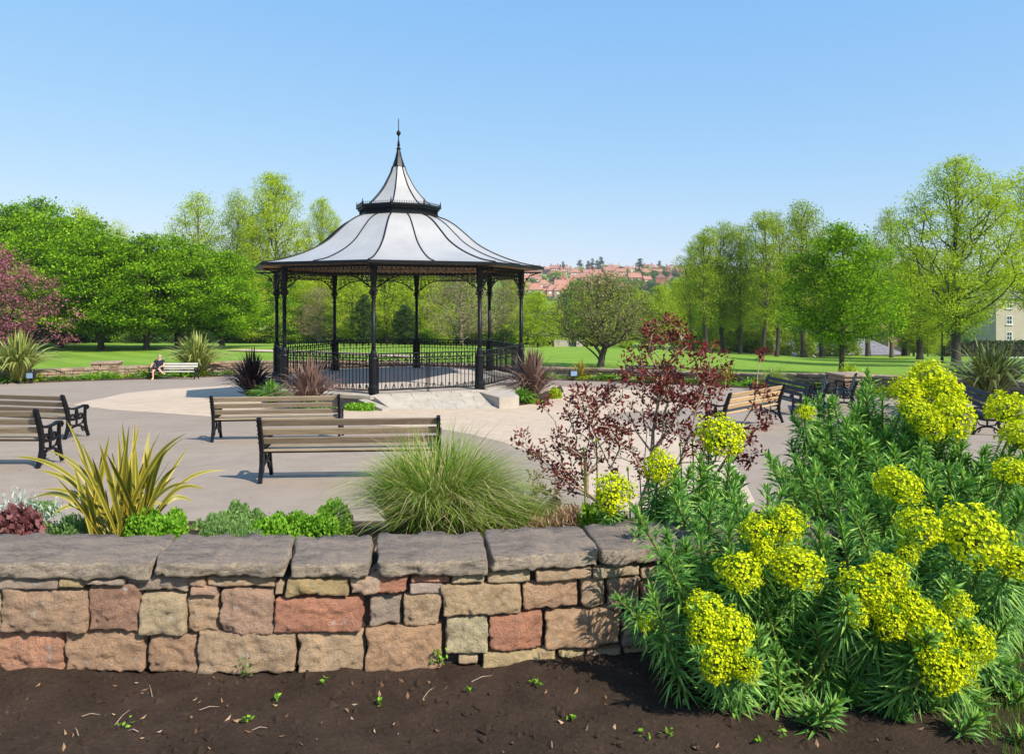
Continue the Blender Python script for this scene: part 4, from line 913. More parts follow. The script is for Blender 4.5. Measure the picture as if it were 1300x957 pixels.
ob('eyes', b.mesh('eyes', M['black']), man)
b = MB()
for s in (-1, 1): b.lathe([(.004, -.03), (.018, -.01), (.022, .015), (.004, .03)], 6, (J['hd'][0] + s * .085, J['hd'][1], J['hd'][2]))
ob('ear', b.mesh('ear', M['skin'], smooth=True), man)

# ------------------------------------------------------------------ strap-leaved plants
def blade(p0, p1, wd, sag, side, n=9, droop=0.0, fold=.35, twist=0.0, taper=.55):
    """a long tapering leaf from p0 to p1 arching upward by sag, V-folded"""
    p0, p1 = Vector(p0), Vector(p1); L = (p1 - p0).length; vs, uv = [], []
    hd = Vector((p1.x - p0.x, p1.y - p0.y, 0)); hd = hd.normalized() if hd.length > 1e-4 else Vector((1, 0, 0))
    for i in range(n + 1):
        t = i / n; p = p0.lerp(p1, t) + Vector((0, 0, sag * L * math.sin(math.pi * t))) 
        p += hd * droop * L * (t ** 3); q = p; w_ = wd * (.55 + .45 * min(1, t * 3)) * (max(0.0, 1 - max(0, (t - taper) / (1 - taper)) ** 1.6)) + .0006
        s = Vector(side) * math.cos(twist * t) + Vector((0, 0, 1)).cross(Vector(side)) * math.sin(twist * t)
        tn = (p1 - p0).normalized(); nn = s.cross(tn).normalized()
        vs += [q - s * w_ / 2 + nn * w_ * fold * .3, q - nn * w_ * fold * .25, q + s * w_ / 2 + nn * w_ * fold * .3]; uv += [(0, t), (.5, t), (1, t)]
    f = []
    for i in range(n):
        a = i * 3; f += [(a, a + 1, a + 4, a + 3), (a + 1, a + 2, a + 5, a + 4)]
    return vs, f, uv
def blade_mesh(name, m, *a, **k):
    v, f, uv = blade(*a, **k); return arrmesh(name, np.array([tuple(x) for x in v]), np.array(f), m, uv=np.array(uv), smooth=True)
# the yellow striped plant behind the wall: tips read from the photograph (x, y), blade by blade
base = Vector((U(152) * 4.25, 4.25, bed_z(U(152) * 4.25, 4.25)))
ph = thing('striped_phormium', 'spiky yellow striped sword-leaved plant just behind the wall at left', 'plant', base)
tips = [(12, 579, 0), (84, 534, 0), (155, 535, 0), (171, 536, 0), (178, 535, 0), (205, 545, 0), (238, 549, 0), (243, 563, 0), (288, 597, .06), (139, 552, 0), (130, 569, 0), (103, 561, 0), (60, 571, 0), (117, 580, 0), (54, 621, .04), (35, 635, .05), (247, 638, .22), (223, 605, 0), (217, 583, 0), (164, 539, 0), (147, 588, 0), (94, 592, 0), (196, 560, 0), (232, 556, 0), (70, 604, 0), (108, 610, 0), (184, 571, 0), (212, 570, 0), (160, 560, 0), (190, 545, 0), (150, 549, 0), (262, 622, .12),
        (126, 562, 0), (135, 575, 0), (172, 565, 0), (142, 571, 0), (201, 590, 0), (80, 583, 0), (226, 590, 0), (180, 590, 0), (115, 596, 0), (166, 590, 0), (46, 596, 0), (190, 674, .4), (120, 676, .3), (88, 640, .1), (210, 640, .2), (64, 655, .2), (240, 612, 0), (98, 574, 0), (155, 600, 0), (205, 612, 0), (75, 625, 0), (186, 622, 0), (134, 620, 0)]
for i, (tx, ty, sg) in enumerate(tips):
    dd = 4.25 + R.uniform(-.32, .32) * (1 if ty < 640 else .4); tp = P(tx, ty, dd) - base
    st = Vector((R.uniform(-.10, .10), R.uniform(-.09, .09), 0)); st.x += .06 * (1 if tp.x > 0 else -1)
    sd = Vector((1, R.uniform(-.6, .6), R.uniform(-.3, .3) - .25 * tp.x)).normalized(); 
    if abs(tp.x) > tp.z: sd = Vector((-.2, .5, .8)).normalized()
    me = blade_mesh('leaf', M['ph_yellow'], st, tp, R.uniform(.023, .034), .05 + sg + (.10 if abs(tp.x) > .3 else 0), sd, n=12, twist=R.uniform(-.8, .8)); ob('leaf', me, ph)
# templates of the other strap-leaved plants
def strap_plant(name, label, loc, mtl, n, H, W, wd, seed, cat='plant', group=None, arch=.12, rot=0):
    t = thing(name, label, cat, loc, rot, group); rr = random.Random(seed); cache = []
    for k in range(7):
        le = k / 6; hx = W * (.08 + 1.05 * le); hz = H * (1.08 - .72 * le ** 1.6)
        cache.append((blade_mesh('leaf', M[mtl], (0, 0, 0), (hx, 0, hz), wd, arch + .15 * le, (0, 1, 0), n=8, droop=.12 * le, taper=.4), hx))
    for i in range(n):
        k = min(6, int(7 * rr.random() ** .8)); o = ob('leaf', cache[k][0], t, (rr.uniform(-.08, .08) * W, rr.uniform(-.08, .08) * W, 0), i * 2.399 + rr.uniform(-.3, .3)); o.scale = (rr.uniform(.7, 1.1), rr.uniform(.9, 1.1), rr.uniform(.75, 1.12))
    return t
def lp_(px, d, dz=0): x = U(px) * d; return (x, d, float(lawnz(x, d)) + dz)
strap_plant('striped_phormium', 'large cream-edged sword-leaved plant at the far left edge beyond the plaza', (U(22) * 35.6, 35.6, pz(35.6) + .1), 'ph_cream', 200, 2.2, 2.3, .12, 1)
strap_plant('striped_phormium', 'large cream-edged sword-leaved plant behind the seated man', (U(249) * 42.5, 42.5, pz(42.5) + .15), 'ph_cream', 220, 2.2, 2.2, .12, 2)
strap_plant('purple_phormium', 'dark purple spiky plant at the left foot of the bandstand', (U(320) * 25, 25, pz(25)), 'ph_dark', 190, 1.5, 1.15, .085, 3)
strap_plant('bronze_phormium', 'bronze spiky plant in front of the railing left of the gate', (U(393) * 20.9, 20.9, pz(20.9)), 'ph_bronze', 170, 1.35, 1.15, .065, 4)
strap_plant('bronze_phormium', 'bronze spiky plant right of the kerb block', (U(676) * 23.9, 23.9, pz(23.9)), 'ph_bronze', 220, 1.6, 1.2, .07, 5)
strap_plant('green_phormium', 'big dark green spiky plant near the right edge behind the yellow spurge', (U(1258) * 20.0, 20.0, -.15), 'ph_olive', 200, 1.5, 1.75, .08, 6)
strap_plant('yellow_phormium', 'small golden spiky plant by the floodlight on the far bed', (U(737) * 38.2, 38.2, pz(38.2) + .05), 'ph_yellow', 50, .95, .8, .06, 7)
strap_plant('yellow_phormium', 'small golden spiky plant seen right of the maroon shrub', (U(925) * 33.0, 33.0, pz(33) + .05), 'ph_yellow', 50, .95, .8, .06, 8)
strap_plant('green_iris', 'bright green leafy clump under the dark purple plant', (U(345) * 22.0, 22.0, pz(22.0)), 'sedum_blade', 150, .72, .85, .05, 9)
strap_plant('green_iris', 'bright green leafy clump under the bronze plant beside the kerb block', (U(663) * 22.9, 22.9, pz(22.9)), 'sedum_blade', 110, .5, .55, .05, 10)

# ------------------------------------------------------------------ tufts and leafy ground cover
def grass_clump(name, label, loc, n, H, W, wd, mtl, seed, cat='grass', kindv=None, lean_=(0, 0), base=.16):
    rng = np.random.default_rng(seed); t = thing(name, label, cat, loc); seg = 6
    az = rng.uniform(0, 2 * np.pi, n); le = rng.uniform(0, 1, n) ** .6; L = H * rng.uniform(.5, 1.15, n)
    dx, dy = np.cos(az), np.sin(az); b0 = np.stack([dx * base * np.sqrt(rng.uniform(0, 1, n)) * W * (.4 + .6 * le), dy * base * np.sqrt(rng.uniform(0, 1, n)) * W * .7, np.zeros(n)], 1)
    vs = []; cur = rng.normal(size=n) * .45
    for i in range(seg + 1):
        s = i / seg; hor = W * le * (s ** 1.6) * .95; z = L * (s * (1.15 - .15 * s) - .62 * le ** 1.3 * s ** 2.6)
        c = b0 + np.stack([dx * hor - dy * cur * s * s * W + lean_[0] * s * s, dy * hor + dx * cur * s * s * W + lean_[1] * s * s, z], 1); w_ = wd * (1 - s ** 2 * .92)
        sd = np.stack([-dy, dx, np.zeros(n)], 1) * (np.cos(az * 7) * .5 + .7)[:, None] + np.stack([dx, dy, 0 * dx], 1) * (np.sin(az * 5))[:, None] * .6
        vs += [c - sd * w_ / 2, c + sd * w_ / 2]
    A = np.stack(vs, 1); v = A.reshape(-1, 3); k = 2 * (seg + 1); base_ = (np.arange(n) * k)[:, None, None]
    q = np.array([[2 * i, 2 * i + 1, 2 * i + 3, 2 * i + 2] for i in range(seg)])[None]
    ob('blades', arrmesh('blades', v, (q + base_).reshape(-1, 4), M[mtl]), t, kind='stuff'); return t
gc = (U(558) * 4.5, 4.5); grass_clump('feather_grass', 'big tuft of feathery green grass behind the coping, in front of the nearest bench', (gc[0], gc[1], bed_z(*gc) - .02), 5200, .62, .50, .0070, 'straw', 5, lean_=(.03, -.03), base=.62)
gc = (U(655) * 4.7, 4.7); grass_clump('feather_grass', 'smaller straw-coloured grass tuft between the big grass tuft and the maroon shrub', (gc[0], gc[1], bed_z(*gc) - .02), 1600, .30, .36, .0055, 'straw', 6, lean_=(-.02, -.05), base=.6)
gc = (U(970) * 31.5, 32); grass_clump('feather_grass', 'grey-green grass tuft in front of the low wall behind the tan bench', (U(983) * 29.5, 29.5, pz(29.5)), 700, 1.1, .8, .02, 'soft_green' if 0 else 'straw', 8)
def cushion(name, label, px0, px1, d, ztop, zbot, n, size, mtl, seed, cat='plant', depth=.35, asp=.55, kindv=None, flat_=False, lumps=6, z_on=None):
    rng = np.random.default_rng(seed); x0, x1 = U(px0) * d, U(px1) * d; cx = (x0 + x1) / 2
    zb = zbot if zbot is not None else bed_z(cx, d); t = thing(name, label, cat, (cx, d, zb)); W = (x1 - x0) / 2; Hh = ztop - zb
    pts = []; lc = [(rng.uniform(-.75, .75), rng.uniform(-.6, .6), rng.uniform(.45, .75)) for _ in range(lumps)] + ([(0, 0, .8)] if lumps < 7 else [])
    if lumps >= 7: lc = [(-.95 + 1.9 * (q_ + .5) / lumps + rng.uniform(-.05, .05), rng.uniform(-.8, .8), rng.uniform(.26, .44) if flat_ else rng.uniform(.4, .62)) for q_ in range(lumps)]
    while len(pts) < n:
        a = unit(rng.normal(size=(1, 3)))[0]; a[2] = abs(a[2]); l = lc[rng.integers(len(lc))]; q = rng.uniform(.6, 1) 
        x, y, z = (l[0] * (1 - l[2] * .5) + a[0] * l[2] * .6 * q) * W, (l[1] * (1 - l[2] * .5) + a[1] * l[2] * .6 * q) * depth, a[2] * Hh * ((l[2] + .2) if lumps < 7 else (.45 + l[2] * .6)) * q
        pts.append((x, y, z))
    v, f = leaf_quads(np.array(pts), size, asp, .6, rng, dirs=np.array([[0, 0, .8]]) + np.array(pts) * .5)
    ob('foliage', arrmesh('foliage', v, f, M[mtl]), t); return t
def zt_(py, d): return HC - V(py) * d
cushion('leafy_mound', 'bright green leafy mound tucked against the right of the yellow striped plant', 156, 262, 4.2, zt_(633, 4.2), None, 7000, .027, 'sedum', 21, depth=.34, lumps=7)
cushion('leafy_mound', 'bright yellow-green cushion plant behind the coping left of the bare litter', 312, 436, 4.15, zt_(647, 4.15), None, 6500, .024, 'sedum', 22, depth=.28, lumps=8)
cushion('grassy_groundcover', 'soft green mat plant between the two leafy mounds', 235, 350, 4.1, zt_(650, 4.1), None, 6000, .026, 'soft_green', 23, depth=.3, asp=.22, lumps=10, flat_=True)
cushion('leafy_mound', 'small yellow-green cushion at the left foot of the feathery grass', 425, 452, 4.3, zt_(645, 4.3), None, 700, .024, 'sedum', 24, depth=.15)
for q, (xa, xb, yt, mt, lab) in enumerate(((255, 330, 652, 'soft_green', 'soft green mat beside the leafy mound by the striped plant'), (-40, 60, 655, 'soft_green', 'green mat under the purple-red plant'), (100, 175, 655, 'leaf_mid', 'dark green mat under the striped plant'), (395, 450, 648, 'sedum', 'low yellow-green mat left of the feathery grass'), (600, 700, 655, 'straw', 'dry grassy mat under the smaller grass tuft'), (690, 800, 652, 'leaf_copper', 'reddish leafy mat at the foot of the maroon shrub'))):
    cushion('mat_plant', lab, xa, xb, 4.7, zt_(yt - 14, 4.7), None, 4200, .032, mt, 60 + q, depth=.45, asp=.34, lumps=11, flat_=True)
cushion('silver_plant', 'silvery felt-leaved plant at the left edge behind the coping', -30, 85, 4.7, zt_(616, 4.7), None, 800, .042, 'silver', 25, depth=.3, asp=.2)
cushion('heuchera', 'purple-red leafy plant at the left edge behind the coping', -25, 62, 4.2, zt_(640, 4.2), None, 1500, .042, 'heuchera', 26, depth=.2, asp=.8)
cushion('leafy_mound', 'dusky green undergrowth right of the purple-red plant', 50, 125, 4.3, zt_(653, 4.3), None, 1500, .03, 'soft_green', 27, depth=.2, asp=.3)
cushion('dry_mound', 'tangle of dry brown twigs at the foot of the maroon shrub', 655, 760, 4.4, zt_(640, 4.4), None, 900, .05, 'dry', 28, depth=.3, asp=.15)
cushion('broad_leaf_plant', 'dark green broad leaves below the maroon shrub', 728, 790, 4.3, zt_(635, 4.3), None, 260, .085, 'leaf_mid', 29, depth=.25, asp=.35)
for i, (a, b_, d, yt, lab, mt) in enumerate([(428, 492, 20.7, 511, 'low bright green plants in the kerbed bed left of the ramp', 'sedum'), (690, 716, 25.2, 490, 'yellow-green plants at the right of the bronze plant', 'leaf_yellow'), (655, 700, 23.1, 507, 'low green cover at the foot of the kerb block bed', 'sedum'), (365, 440, 20.6, 509, 'low green strip behind the second bench', 'soft_green')]):
    cushion('leafy_mound', lab, a, b_, d, zt_(yt, d), pz(d), 1700, .10, mt, 40 + i, depth=.6)
# shrubs and herbs along the far beds, one by one
k = 0
def along(pline, s): 
    L = [(pline[i + 1] - pline[i]).length for i in range(len(pline) - 1)]; tot = sum(L); s *= tot
    for i, l in enumerate(L):
        if s <= l: return pline[i].lerp(pline[i + 1], s / l)
        s -= l
    return pline[-1]
bedL = [p.lerp(q, .55) for p, q in zip(far_edge[1:9], wall_line[1:9])]; bedR = [p.lerp(q, .55) for p, q in zip(far_edge[12:22], wall_line[12:22])]
herb = {}
def herb_mesh(mt, seed, asp=.5):
    key = (mt, seed)
    if key not in herb:
        rng = np.random.default_rng(seed); a = unit(rng.normal(size=(420, 3))); a[:, 2] = np.abs(a[:, 2]); p = a * rng.uniform(.55, 1, (420, 1)) * np.array([1, .8, 1]); p[:, 2] *= rng.uniform(.5, 1.1, 420)
        v, f = leaf_quads(p, .22, asp, .6, rng, dirs=p); herb[key] = arrmesh('herb', v, f, M[mt])
    return herb[key]
cols_ = ['sedum', 'soft_green', 'leaf_mid', 'soft_green', 'leaf_olive', 'sedum']
names_ = {'sedum': 'bright green', 'soft_green': 'soft grey-green', 'leaf_mid': 'mid green', 'leaf_olive': 'olive green'}
for pl, cnt, where, sdd in ((bedL, 34, 'low wall left of the bandstand', 'L'), (bedR, 30, 'low wall right of the bandstand', 'R')):
    for i in range(cnt):
        p = along(pl, (i + .5) / cnt); mt = cols_[(i * 5 + (i // 3)) % 6]; s = R.uniform(.35, .62); p += Vector((R.uniform(-.2, .2), R.uniform(-.2, .2), 0))
        o = ob('low_shrub', herb_mesh(mt, i % 3), None, (p.x, p.y, pz(p.y)), R.uniform(0, 6)); o.scale = (s * 1.5, s * 1.3, s * R.uniform(.6, 1.0)); tag(o, f'low {names_[mt]} plant in the narrow bed under the {where}', 'plant', f'low plants under the {where}, {names_[mt]}')
o = ob('low_shrub', herb_mesh('leaf_yellow', 1), None, (U(1077) * 29, 29, float(lawnz(U(1077) * 29, 29)))); o.scale = (.42, .42, .55); tag(o, 'small round yellow-green shrub at the foot of the young maple', 'shrub')
# floodlights in the far beds
for px, d, lab in ((39, 35.0, 'small ground floodlight at the far left beside the cream-edged plant'), (728, 37.6, 'small ground floodlight in the far bed right of the bandstand')):
    t = thing('floodlight', lab, 'floodlight', (U(px) * d, d, pz(d)), R.uniform(-.2, .2)); b = MB(); b.box((0, 0, .38), (.42, .2, .34), bev=.03); b.box((0, 0, .12), (.08, .08, .3)); ob('housing', b.mesh('housing', M['black']), t)
    b = MB(); b.box((0, -.105, .38), (.32, .02, .24)); ob('lens', b.mesh('lens', M['lens']), t)

# ------------------------------------------------------------------ trees
# left: broad dense young hornbeams on the lawn
gL = 'dense green trees on the lawn at left'
tree('dense', 18, 68, 262, 215, 'dense bright green tree at the far left, behind the pink blossom', group=gL)
tree('dense', 76, 63, 272, 190, 'dense bright green tree with low crown just right of the pink blossom', group=gL)
tree('dense', 128, 58, 291, 175, 'dense bright green tree with its trunk left of the stone pillar', group=gL)
tree('dense', 186, 59, 297, 170, 'dense bright green tree standing left of the seated man', group=gL)
tree('dense', 226, 62, 296, 170, 'dense bright green tree directly above the seated man', group=gL)
tree('dense', 282, 63, 318, 150, 'dense bright green tree next to the left side of the bandstand', group=gL)
tree('dense', 52, 80, 253, 190, 'taller dense tree whose top shows above the others at far left', group=gL)
tree('dense', -45, 66, 262, 200, 'dense green tree cut off by the left edge of the photo', group=gL)
tree('gold', 100, 92, 262, 95, 'yellow-green tree showing over the dense trees at left', leaf='leaf_lime')
tree('airy', 150, 95, 278, 60, 'thin yellow-green tree top just showing above the dense trees')
# pink blossom
bmp_ = tree('blossom', -14, 47, 307, 165, 'pink blossom tree at the left edge of the photo', 'blossom_tree', 'tree')
# tall open limes behind
gT = 'tall open spring trees behind the bandstand'
tree('airy', 252, 105, 243, 84, 'open yellow-green tall tree left of the group of three behind the dense trees', group=gT)
tree('airy', 303, 100, 238, 62, 'thin-leaved grey-green tall tree between two fuller ones left of the bandstand', group=gT, leaf='leaf_olive')
tree('lime', 347, 95, 217, 104, 'tallest open tree left of the bandstand roof', group=gT)
tree('lime', 408, 98, 249, 66, 'small yellow-green crowned tall tree touching the bandstand roof', group=gT)
tree('airy', 322, 92, 275, 50, 'slender tree in front of the tallest open tree', group=gT)
tree('airy', 437, 110, 290, 60, 'tall tree mostly hidden by the bandstand roof', group=gT)
# seen through the bandstand
for key, px, d, top, wd, lab, lf in (
    ('gold', 320, 84, 352, 60, 'yellow-green tree left of the leftmost bandstand column', None), ('wood', 366, 96, 320, 80, 'green tree seen between the two left bandstand columns', None),
    ('gold', 383, 88, 345, 62, 'bright yellow-green tree seen through the left bay of the bandstand', None), ('brown', 404, 86, 362, 58, 'brownish twiggy tree seen through the left bay of the bandstand', None),
    ('gold', 448, 84, 340, 66, 'bright yellow-green tree left of the front bandstand column', None), ('evergreen', 462, 80, 372, 30, 'dark evergreen left of the front bandstand column', None),
    ('wood', 492, 92, 318, 80, 'olive green tree right of the front bandstand column', 'leaf_olive'), ('evergreen', 514, 82, 386, 36, 'rounded dark bush in the middle of the front bay', None),
    ('gold', 543, 96, 345, 60, 'yellow-green tree right of the back bandstand column', 'leaf_lime'), ('brown', 586, 84, 330, 106, 'brown leafless spreading tree seen through the front bay', None),
    ('brown', 640, 92, 335, 70, 'brown twiggy tree seen through the right bay of the bandstand', 'leaf_crab'), ('gold', 648, 100, 338, 50, 'bright green tree top seen under the right eave', None),
    ('gold', 683, 86, 368, 60, 'bright yellow-green round tree right of the bandstand', 'leaf_yellow'), ('wood', 505, 120, 325, 110, 'tree in the belt behind the bandstand', 'leaf_olive'),
    ('wood', 420, 120, 325, 110, 'tree in the belt behind the left of the bandstand', None), ('wood', 580, 118, 335, 100, 'tree in the belt behind the brown tree', 'leaf_olive'), ('brown', 706, 108, 384, 40, 'brownish bush-like tree between the yellow-green tree and the bronze-green tree', 'leaf_copper')):
    tree(key, px, d, top, wd, lab, leaf=lf)
# understorey and hedge closing the view under the crowns
for i in range(26):
    px = -40 + i * 17 + R.uniform(-5, 5); d = R.uniform(84, 100)
    tree('bush', px, d, R.uniform(405, 420), R.uniform(38, 56), ('darkest' if i % 3 else 'mid green') + ' undergrowth bush in the shade behind the trees at left', 'undergrowth_bush', 'bush', 'left undergrowth ' + ('dark' if i % 3 else 'mid'), leaf='leaf_dark' if i % 3 else 'leaf_mid')
for i in range(20):
    px = 395 + i * 15 + R.uniform(-5, 5); d = R.uniform(88, 102)
    tree('bush', px, d, R.uniform(402, 420), R.uniform(34, 50), ('dark', 'mid green', 'olive')[i % 3] + ' bush in the belt behind the lawn, seen past the bandstand', 'undergrowth_bush', 'bush', 'belt bushes ' + str(i % 3), leaf=('leaf_dark', 'leaf_mid', 'leaf_olive')[i % 3])
# crab apple on the lawn right of the bandstand: forked trunk, broad flat crown
def crab():
    rng = np.random.default_rng(77); d = 41.0; x = U(762) * d; z0 = float(lawnz(x, d)); t = thing('crab_apple', 'spreading bronze-green tree with a forked trunk on the lawn right of the bandstand', 'tree', (x, d, z0 - .05))
    H = (HC - V(347) * d) - z0; tips = crown_pts(560, 1.5, H, 3.0, dome, rng, .5, .5); tips[:, 0] *= 1.05; tips[:, 0] += .25
    A, par, r, ends = skeleton([(0, 0, 0), (.05, 0, .3), (.1, 0, .7), (.25, 0, 1.1), (.55, .1, 1.6), (.9, .1, 2.1)], tips, seg=.3, r_tip=.0105, rng=rng, bias=.7, expo=2.2)
    ob('trunk', branch_mesh('crab_trunk', A, par, r, M['bark_dark']), t); c = np.repeat(A[ends], 30, 0); c = c + rng.normal(size=c.shape) * np.array([.2, .2, .12])
    v, f = leaf_quads(c, .105, .6, .4, rng); ob('crown', arrmesh('crab_crown', v, f, M['leaf_crab']), t)
crab()
for key, px, d, top, wd, lab, lf in (
    ('gold', 742, 96, 372, 70, 'yellow-green tree behind the left of the bronze-green tree', 'leaf_yellow'), ('wood', 735, 118, 352, 70, 'green tree showing above the bronze-green tree', None),
    ('gold', 768, 105, 356, 60, 'yellow-green tree behind the top of the bronze-green tree', 'leaf_lime'), ('wood', 800, 110, 360, 66, 'dusky green tree right behind the bronze-green tree', 'leaf_olive'),
    ('gold', 838, 108, 362, 60, 'yellow-green tree left of the tall tree row', None), ('wood', 862, 112, 352, 56, 'green tree at the foot of the tall tree row', 'leaf_lime'), ('gold', 818, 100, 388, 50, 'low bright green tree behind the maroon shrub', None), ('gold', 792, 84, 420, 26, 'small bright bush under the bronze-green tree', None),
    ('wood', 880, 122, 340, 70, 'green tree behind the left of the tall tree row', 'leaf_mid')):
    tree(key, px, d, top, wd, lab, leaf=lf)
# right: row of tall slim trees
gS = 'tall slim trees in a row at the right of the lawn'
for key, px, d, top, wd, lab in (('slim', 897, 84, 286, 54, 'first slim tree of the tall row from the left'), ('slim', 918, 88, 280, 56, 'slim tree second in the tall row'), ('slim', 940, 86, 281, 50, 'slim tree third in the tall row'), ('slim', 968, 82, 264, 56, 'slim tree fourth in the tall row, near the red brick hall'), ('slim', 986, 84, 268, 50, 'slim tree just left of the tallest of the row'), ('slim', 1020, 86, 251, 66, 'tallest slim tree of the row, left of the young maple'), ('slim', 1044, 92, 290, 60, 'slim tree directly behind the young maple'), ('slim', 880, 96, 305, 44, 'short slim tree at the left end of the tall row')):
    tree(key, px, d, top, wd, lab, group=gS)
for key, px, d, top, wd, lab, lf in (('airy', 1132, 88, 262, 66, 'thin-topped tree between the young maple and the big lime', 'leaf_olive'), ('slim', 1102, 96, 300, 66, 'olive slim tree right behind the young maple', 'leaf_olive'), ('lime', 1168, 80, 312, 110, 'yellow-green tree left of the big lime, with dark trunk', None), ('lime', 1148, 100, 330, 90, 'yellow-green tree in the gap left of the big lime', None),
    ('lime', 1214, 58, 196, 156, 'big open lime tree towering at the right', None), ('airy', 1306, 66, 208, 125, 'tall tree cut by the right edge of the photo', None), ('wood', 910, 125, 330, 90, 'tree in the belt behind the tall slim row', 'leaf_olive'), ('wood', 960, 128, 335, 90, 'olive tree in the belt behind the slim row', 'leaf_olive'), ('wood', 1015, 130, 320, 100, 'tree in the belt behind the young maple', 'leaf_mid'), ('wood', 1085, 132, 330, 100, 'tree in the belt right of the young maple', 'leaf_olive'), ('gold', 1160, 98, 395, 50, 'low bright green tree left of the lamp post', None), ('gold', 1178, 96, 405, 36, 'small bright bush by the lamp post', None), ('wood', 1205, 118, 385, 60, 'dark tree left of the cream building', None), ('gold', 895, 92, 392, 44, 'low yellow-green bush at the foot of the slim row', None), ('wood', 938, 100, 385, 50, 'low green tree between the slim trunks', 'leaf_olive')):
    tree(key, px, d, top, wd, lab, leaf=lf)
tree('maple', 1068, 36, 281, 140, 'young dense green maple with a thin dark trunk on the right lawn', 'maple_tree')
for i in range(18):
    px = 868 + i * 13 + R.uniform(-4, 4); d = R.uniform(97, 104)
    if 968 < px < 1130 and i % 2: continue
    tree('bush', px, d, R.uniform(412, 428), R.uniform(26, 40), ('olive', 'mid green', 'yellow-green', 'copper')[i % 4] + ' bush at the foot of the slim trees along the right lawn edge', 'undergrowth_bush', 'bush', 'right edge bushes ' + str(i % 4), leaf=('leaf_olive', 'leaf_mid', 'leaf_yellow', 'leaf_copper')[i % 4])
# clipped hedge in front of the cream building and the yellow-green hedge behind the lawn in the middle
def hedge(label, x0, x1, d, h, mt, seed, dep=1.2):
    rng = np.random.default_rng(seed); zc = float(lawnz((x0 + x1) / 2, d)); t = thing('hedge', label, 'hedge', ((x0 + x1) / 2, d, zc)); n = int(160 * (x1 - x0)); W = (x1 - x0) / 2
    p = np.stack([rng.uniform(-W, W, n), rng.uniform(-dep / 2, dep / 2, n), rng.uniform(0, h, n)], 1); side = rng.integers(0, 3, n); p[side == 0, 1] = -dep / 2 + rng.normal(size=(side == 0).sum()) * .06; p[side == 1, 2] = h + rng.normal(size=(side == 1).sum()) * .07
    v, f = leaf_quads(p, .28, .7, .2, rng); ob('foliage', arrmesh('foliage', v, f, M[mt]), t)
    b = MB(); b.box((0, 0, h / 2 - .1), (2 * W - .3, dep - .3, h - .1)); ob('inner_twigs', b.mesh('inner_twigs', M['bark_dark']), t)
hedge('dark clipped hedge below the cream building', U(1196) * 97, U(1345) * 97, 97, 1.9, 'leaf_dark', 3)
hedge('yellow-green clipped hedge on the far side of the middle lawn', U(672) * 93, U(765) * 93, 93, .9, 'leaf_yellow', 4)

# ------------------------------------------------------------------ buildings beyond the park on the right
def gable(b, cx, cy, L, W, z0, z1, hip=0.0, over=.3, mi=0):
    """roof solid along x, ridge in the middle"""
    x, y = L / 2 + over, W / 2 + over; rx = x - hip
    v = [(cx - x, cy - y, z0), (cx + x, cy - y, z0), (cx + x, cy + y, z0), (cx - x, cy + y, z0), (cx - rx, cy, z1), (cx + rx, cy, z1)]
    return b.add(v, [(0, 1, 5, 4), (2, 3, 4, 5), (1, 2, 5), (3, 0, 4), (3, 2, 1, 0)], mi)
def building(name, label, x, y, z, L, W, H, RH, wallm, roofm, rz=0, hip=0, wins=(), cat='building', chim=0, doorx=None):
    t = thing(name, label, cat, (x, y, z), rz); b = MB(); b.box((0, 0, H / 2), (L, W, H))
    if hip < .01: b.add([(-L / 2, -W / 2, H), (-L / 2, W / 2, H), (-L / 2, 0, H + RH * .93), (L / 2, -W / 2, H), (L / 2, W / 2, H), (L / 2, 0, H + RH * .93)], [(0, 2, 1), (3, 4, 5)])
    ob('wall', b.mesh('wall', M[wallm]), t); b = MB(); gable(b, 0, 0, L, W, H, H + RH, hip); r = ob('roof', b.mesh('roof', M[roofm]), t)
    for k in range(chim): b = MB(); cx = L * (.35 - .7 * k); b.box((cx, 0, H + RH + .2), (.8, .6, 1.5)); b.lathe([(.12, .95), (.1, 1.3)], 6, (cx, 0, H + RH)); ob('chimney', b.mesh('chimney', M[wallm]), r)
    for (wx_, wz, ww, wh) in wins:
        b = MB(); 
        for sx in (-1, 1): b.box((wx_ + sx * (ww / 2 - .04), -W / 2 - .03, wz), (.09, .09, wh))
        for zz in (-wh / 2 + .04, 0, wh / 2 - .04): b.box((wx_, -W / 2 - .03, wz + zz), (ww - .16, .08, .07))
        b.box((wx_, -W / 2 - .02, wz), (.05, .06, wh - .1)); b.box((wx_, -W / 2 - .08, wz - wh / 2 - .06), (ww + .3, .2, .1)); w_ = ob('window', b.mesh('window', M['white']), t)
        b = MB(); b.box((wx_, -W / 2 - .008, wz), (ww - .1, .02, wh - .1)); ob('pane', b.mesh('pane', M['glass']), w_)
    return t
zb = -8.3
building('brick_hall', 'low red brick hall with a grey slate roof behind the slim trees', U(985) * 118, 118, zb, 8.0, 7, 2.6, 2.2, 'brick', 'slate', hip=2.5, wins=[(-2, 1.6, 1.4, 1), (1, 1.6, 1.4, 1)])
building('brick_hall', 'long low hall with a grey slate roof behind the young maple', U(1082) * 119, 119, zb, 12.5, 8, 2.4, 2.3, 'brick', 'slate', hip=4, wins=[(-3, 1.5, 1.6, 1), (0, 1.5, 1.6, 1), (3.5, 1.5, 1.6, 1)])
building('brick_house', 'orange brick house end showing between the tree trunks', U(1128) * 126, 126, zb, 3.6, 7, 5.6, 1.6, 'brick2', 'tile2', hip=0, chim=1, wins=[(1.0, 3.6, .8, 1.2)])
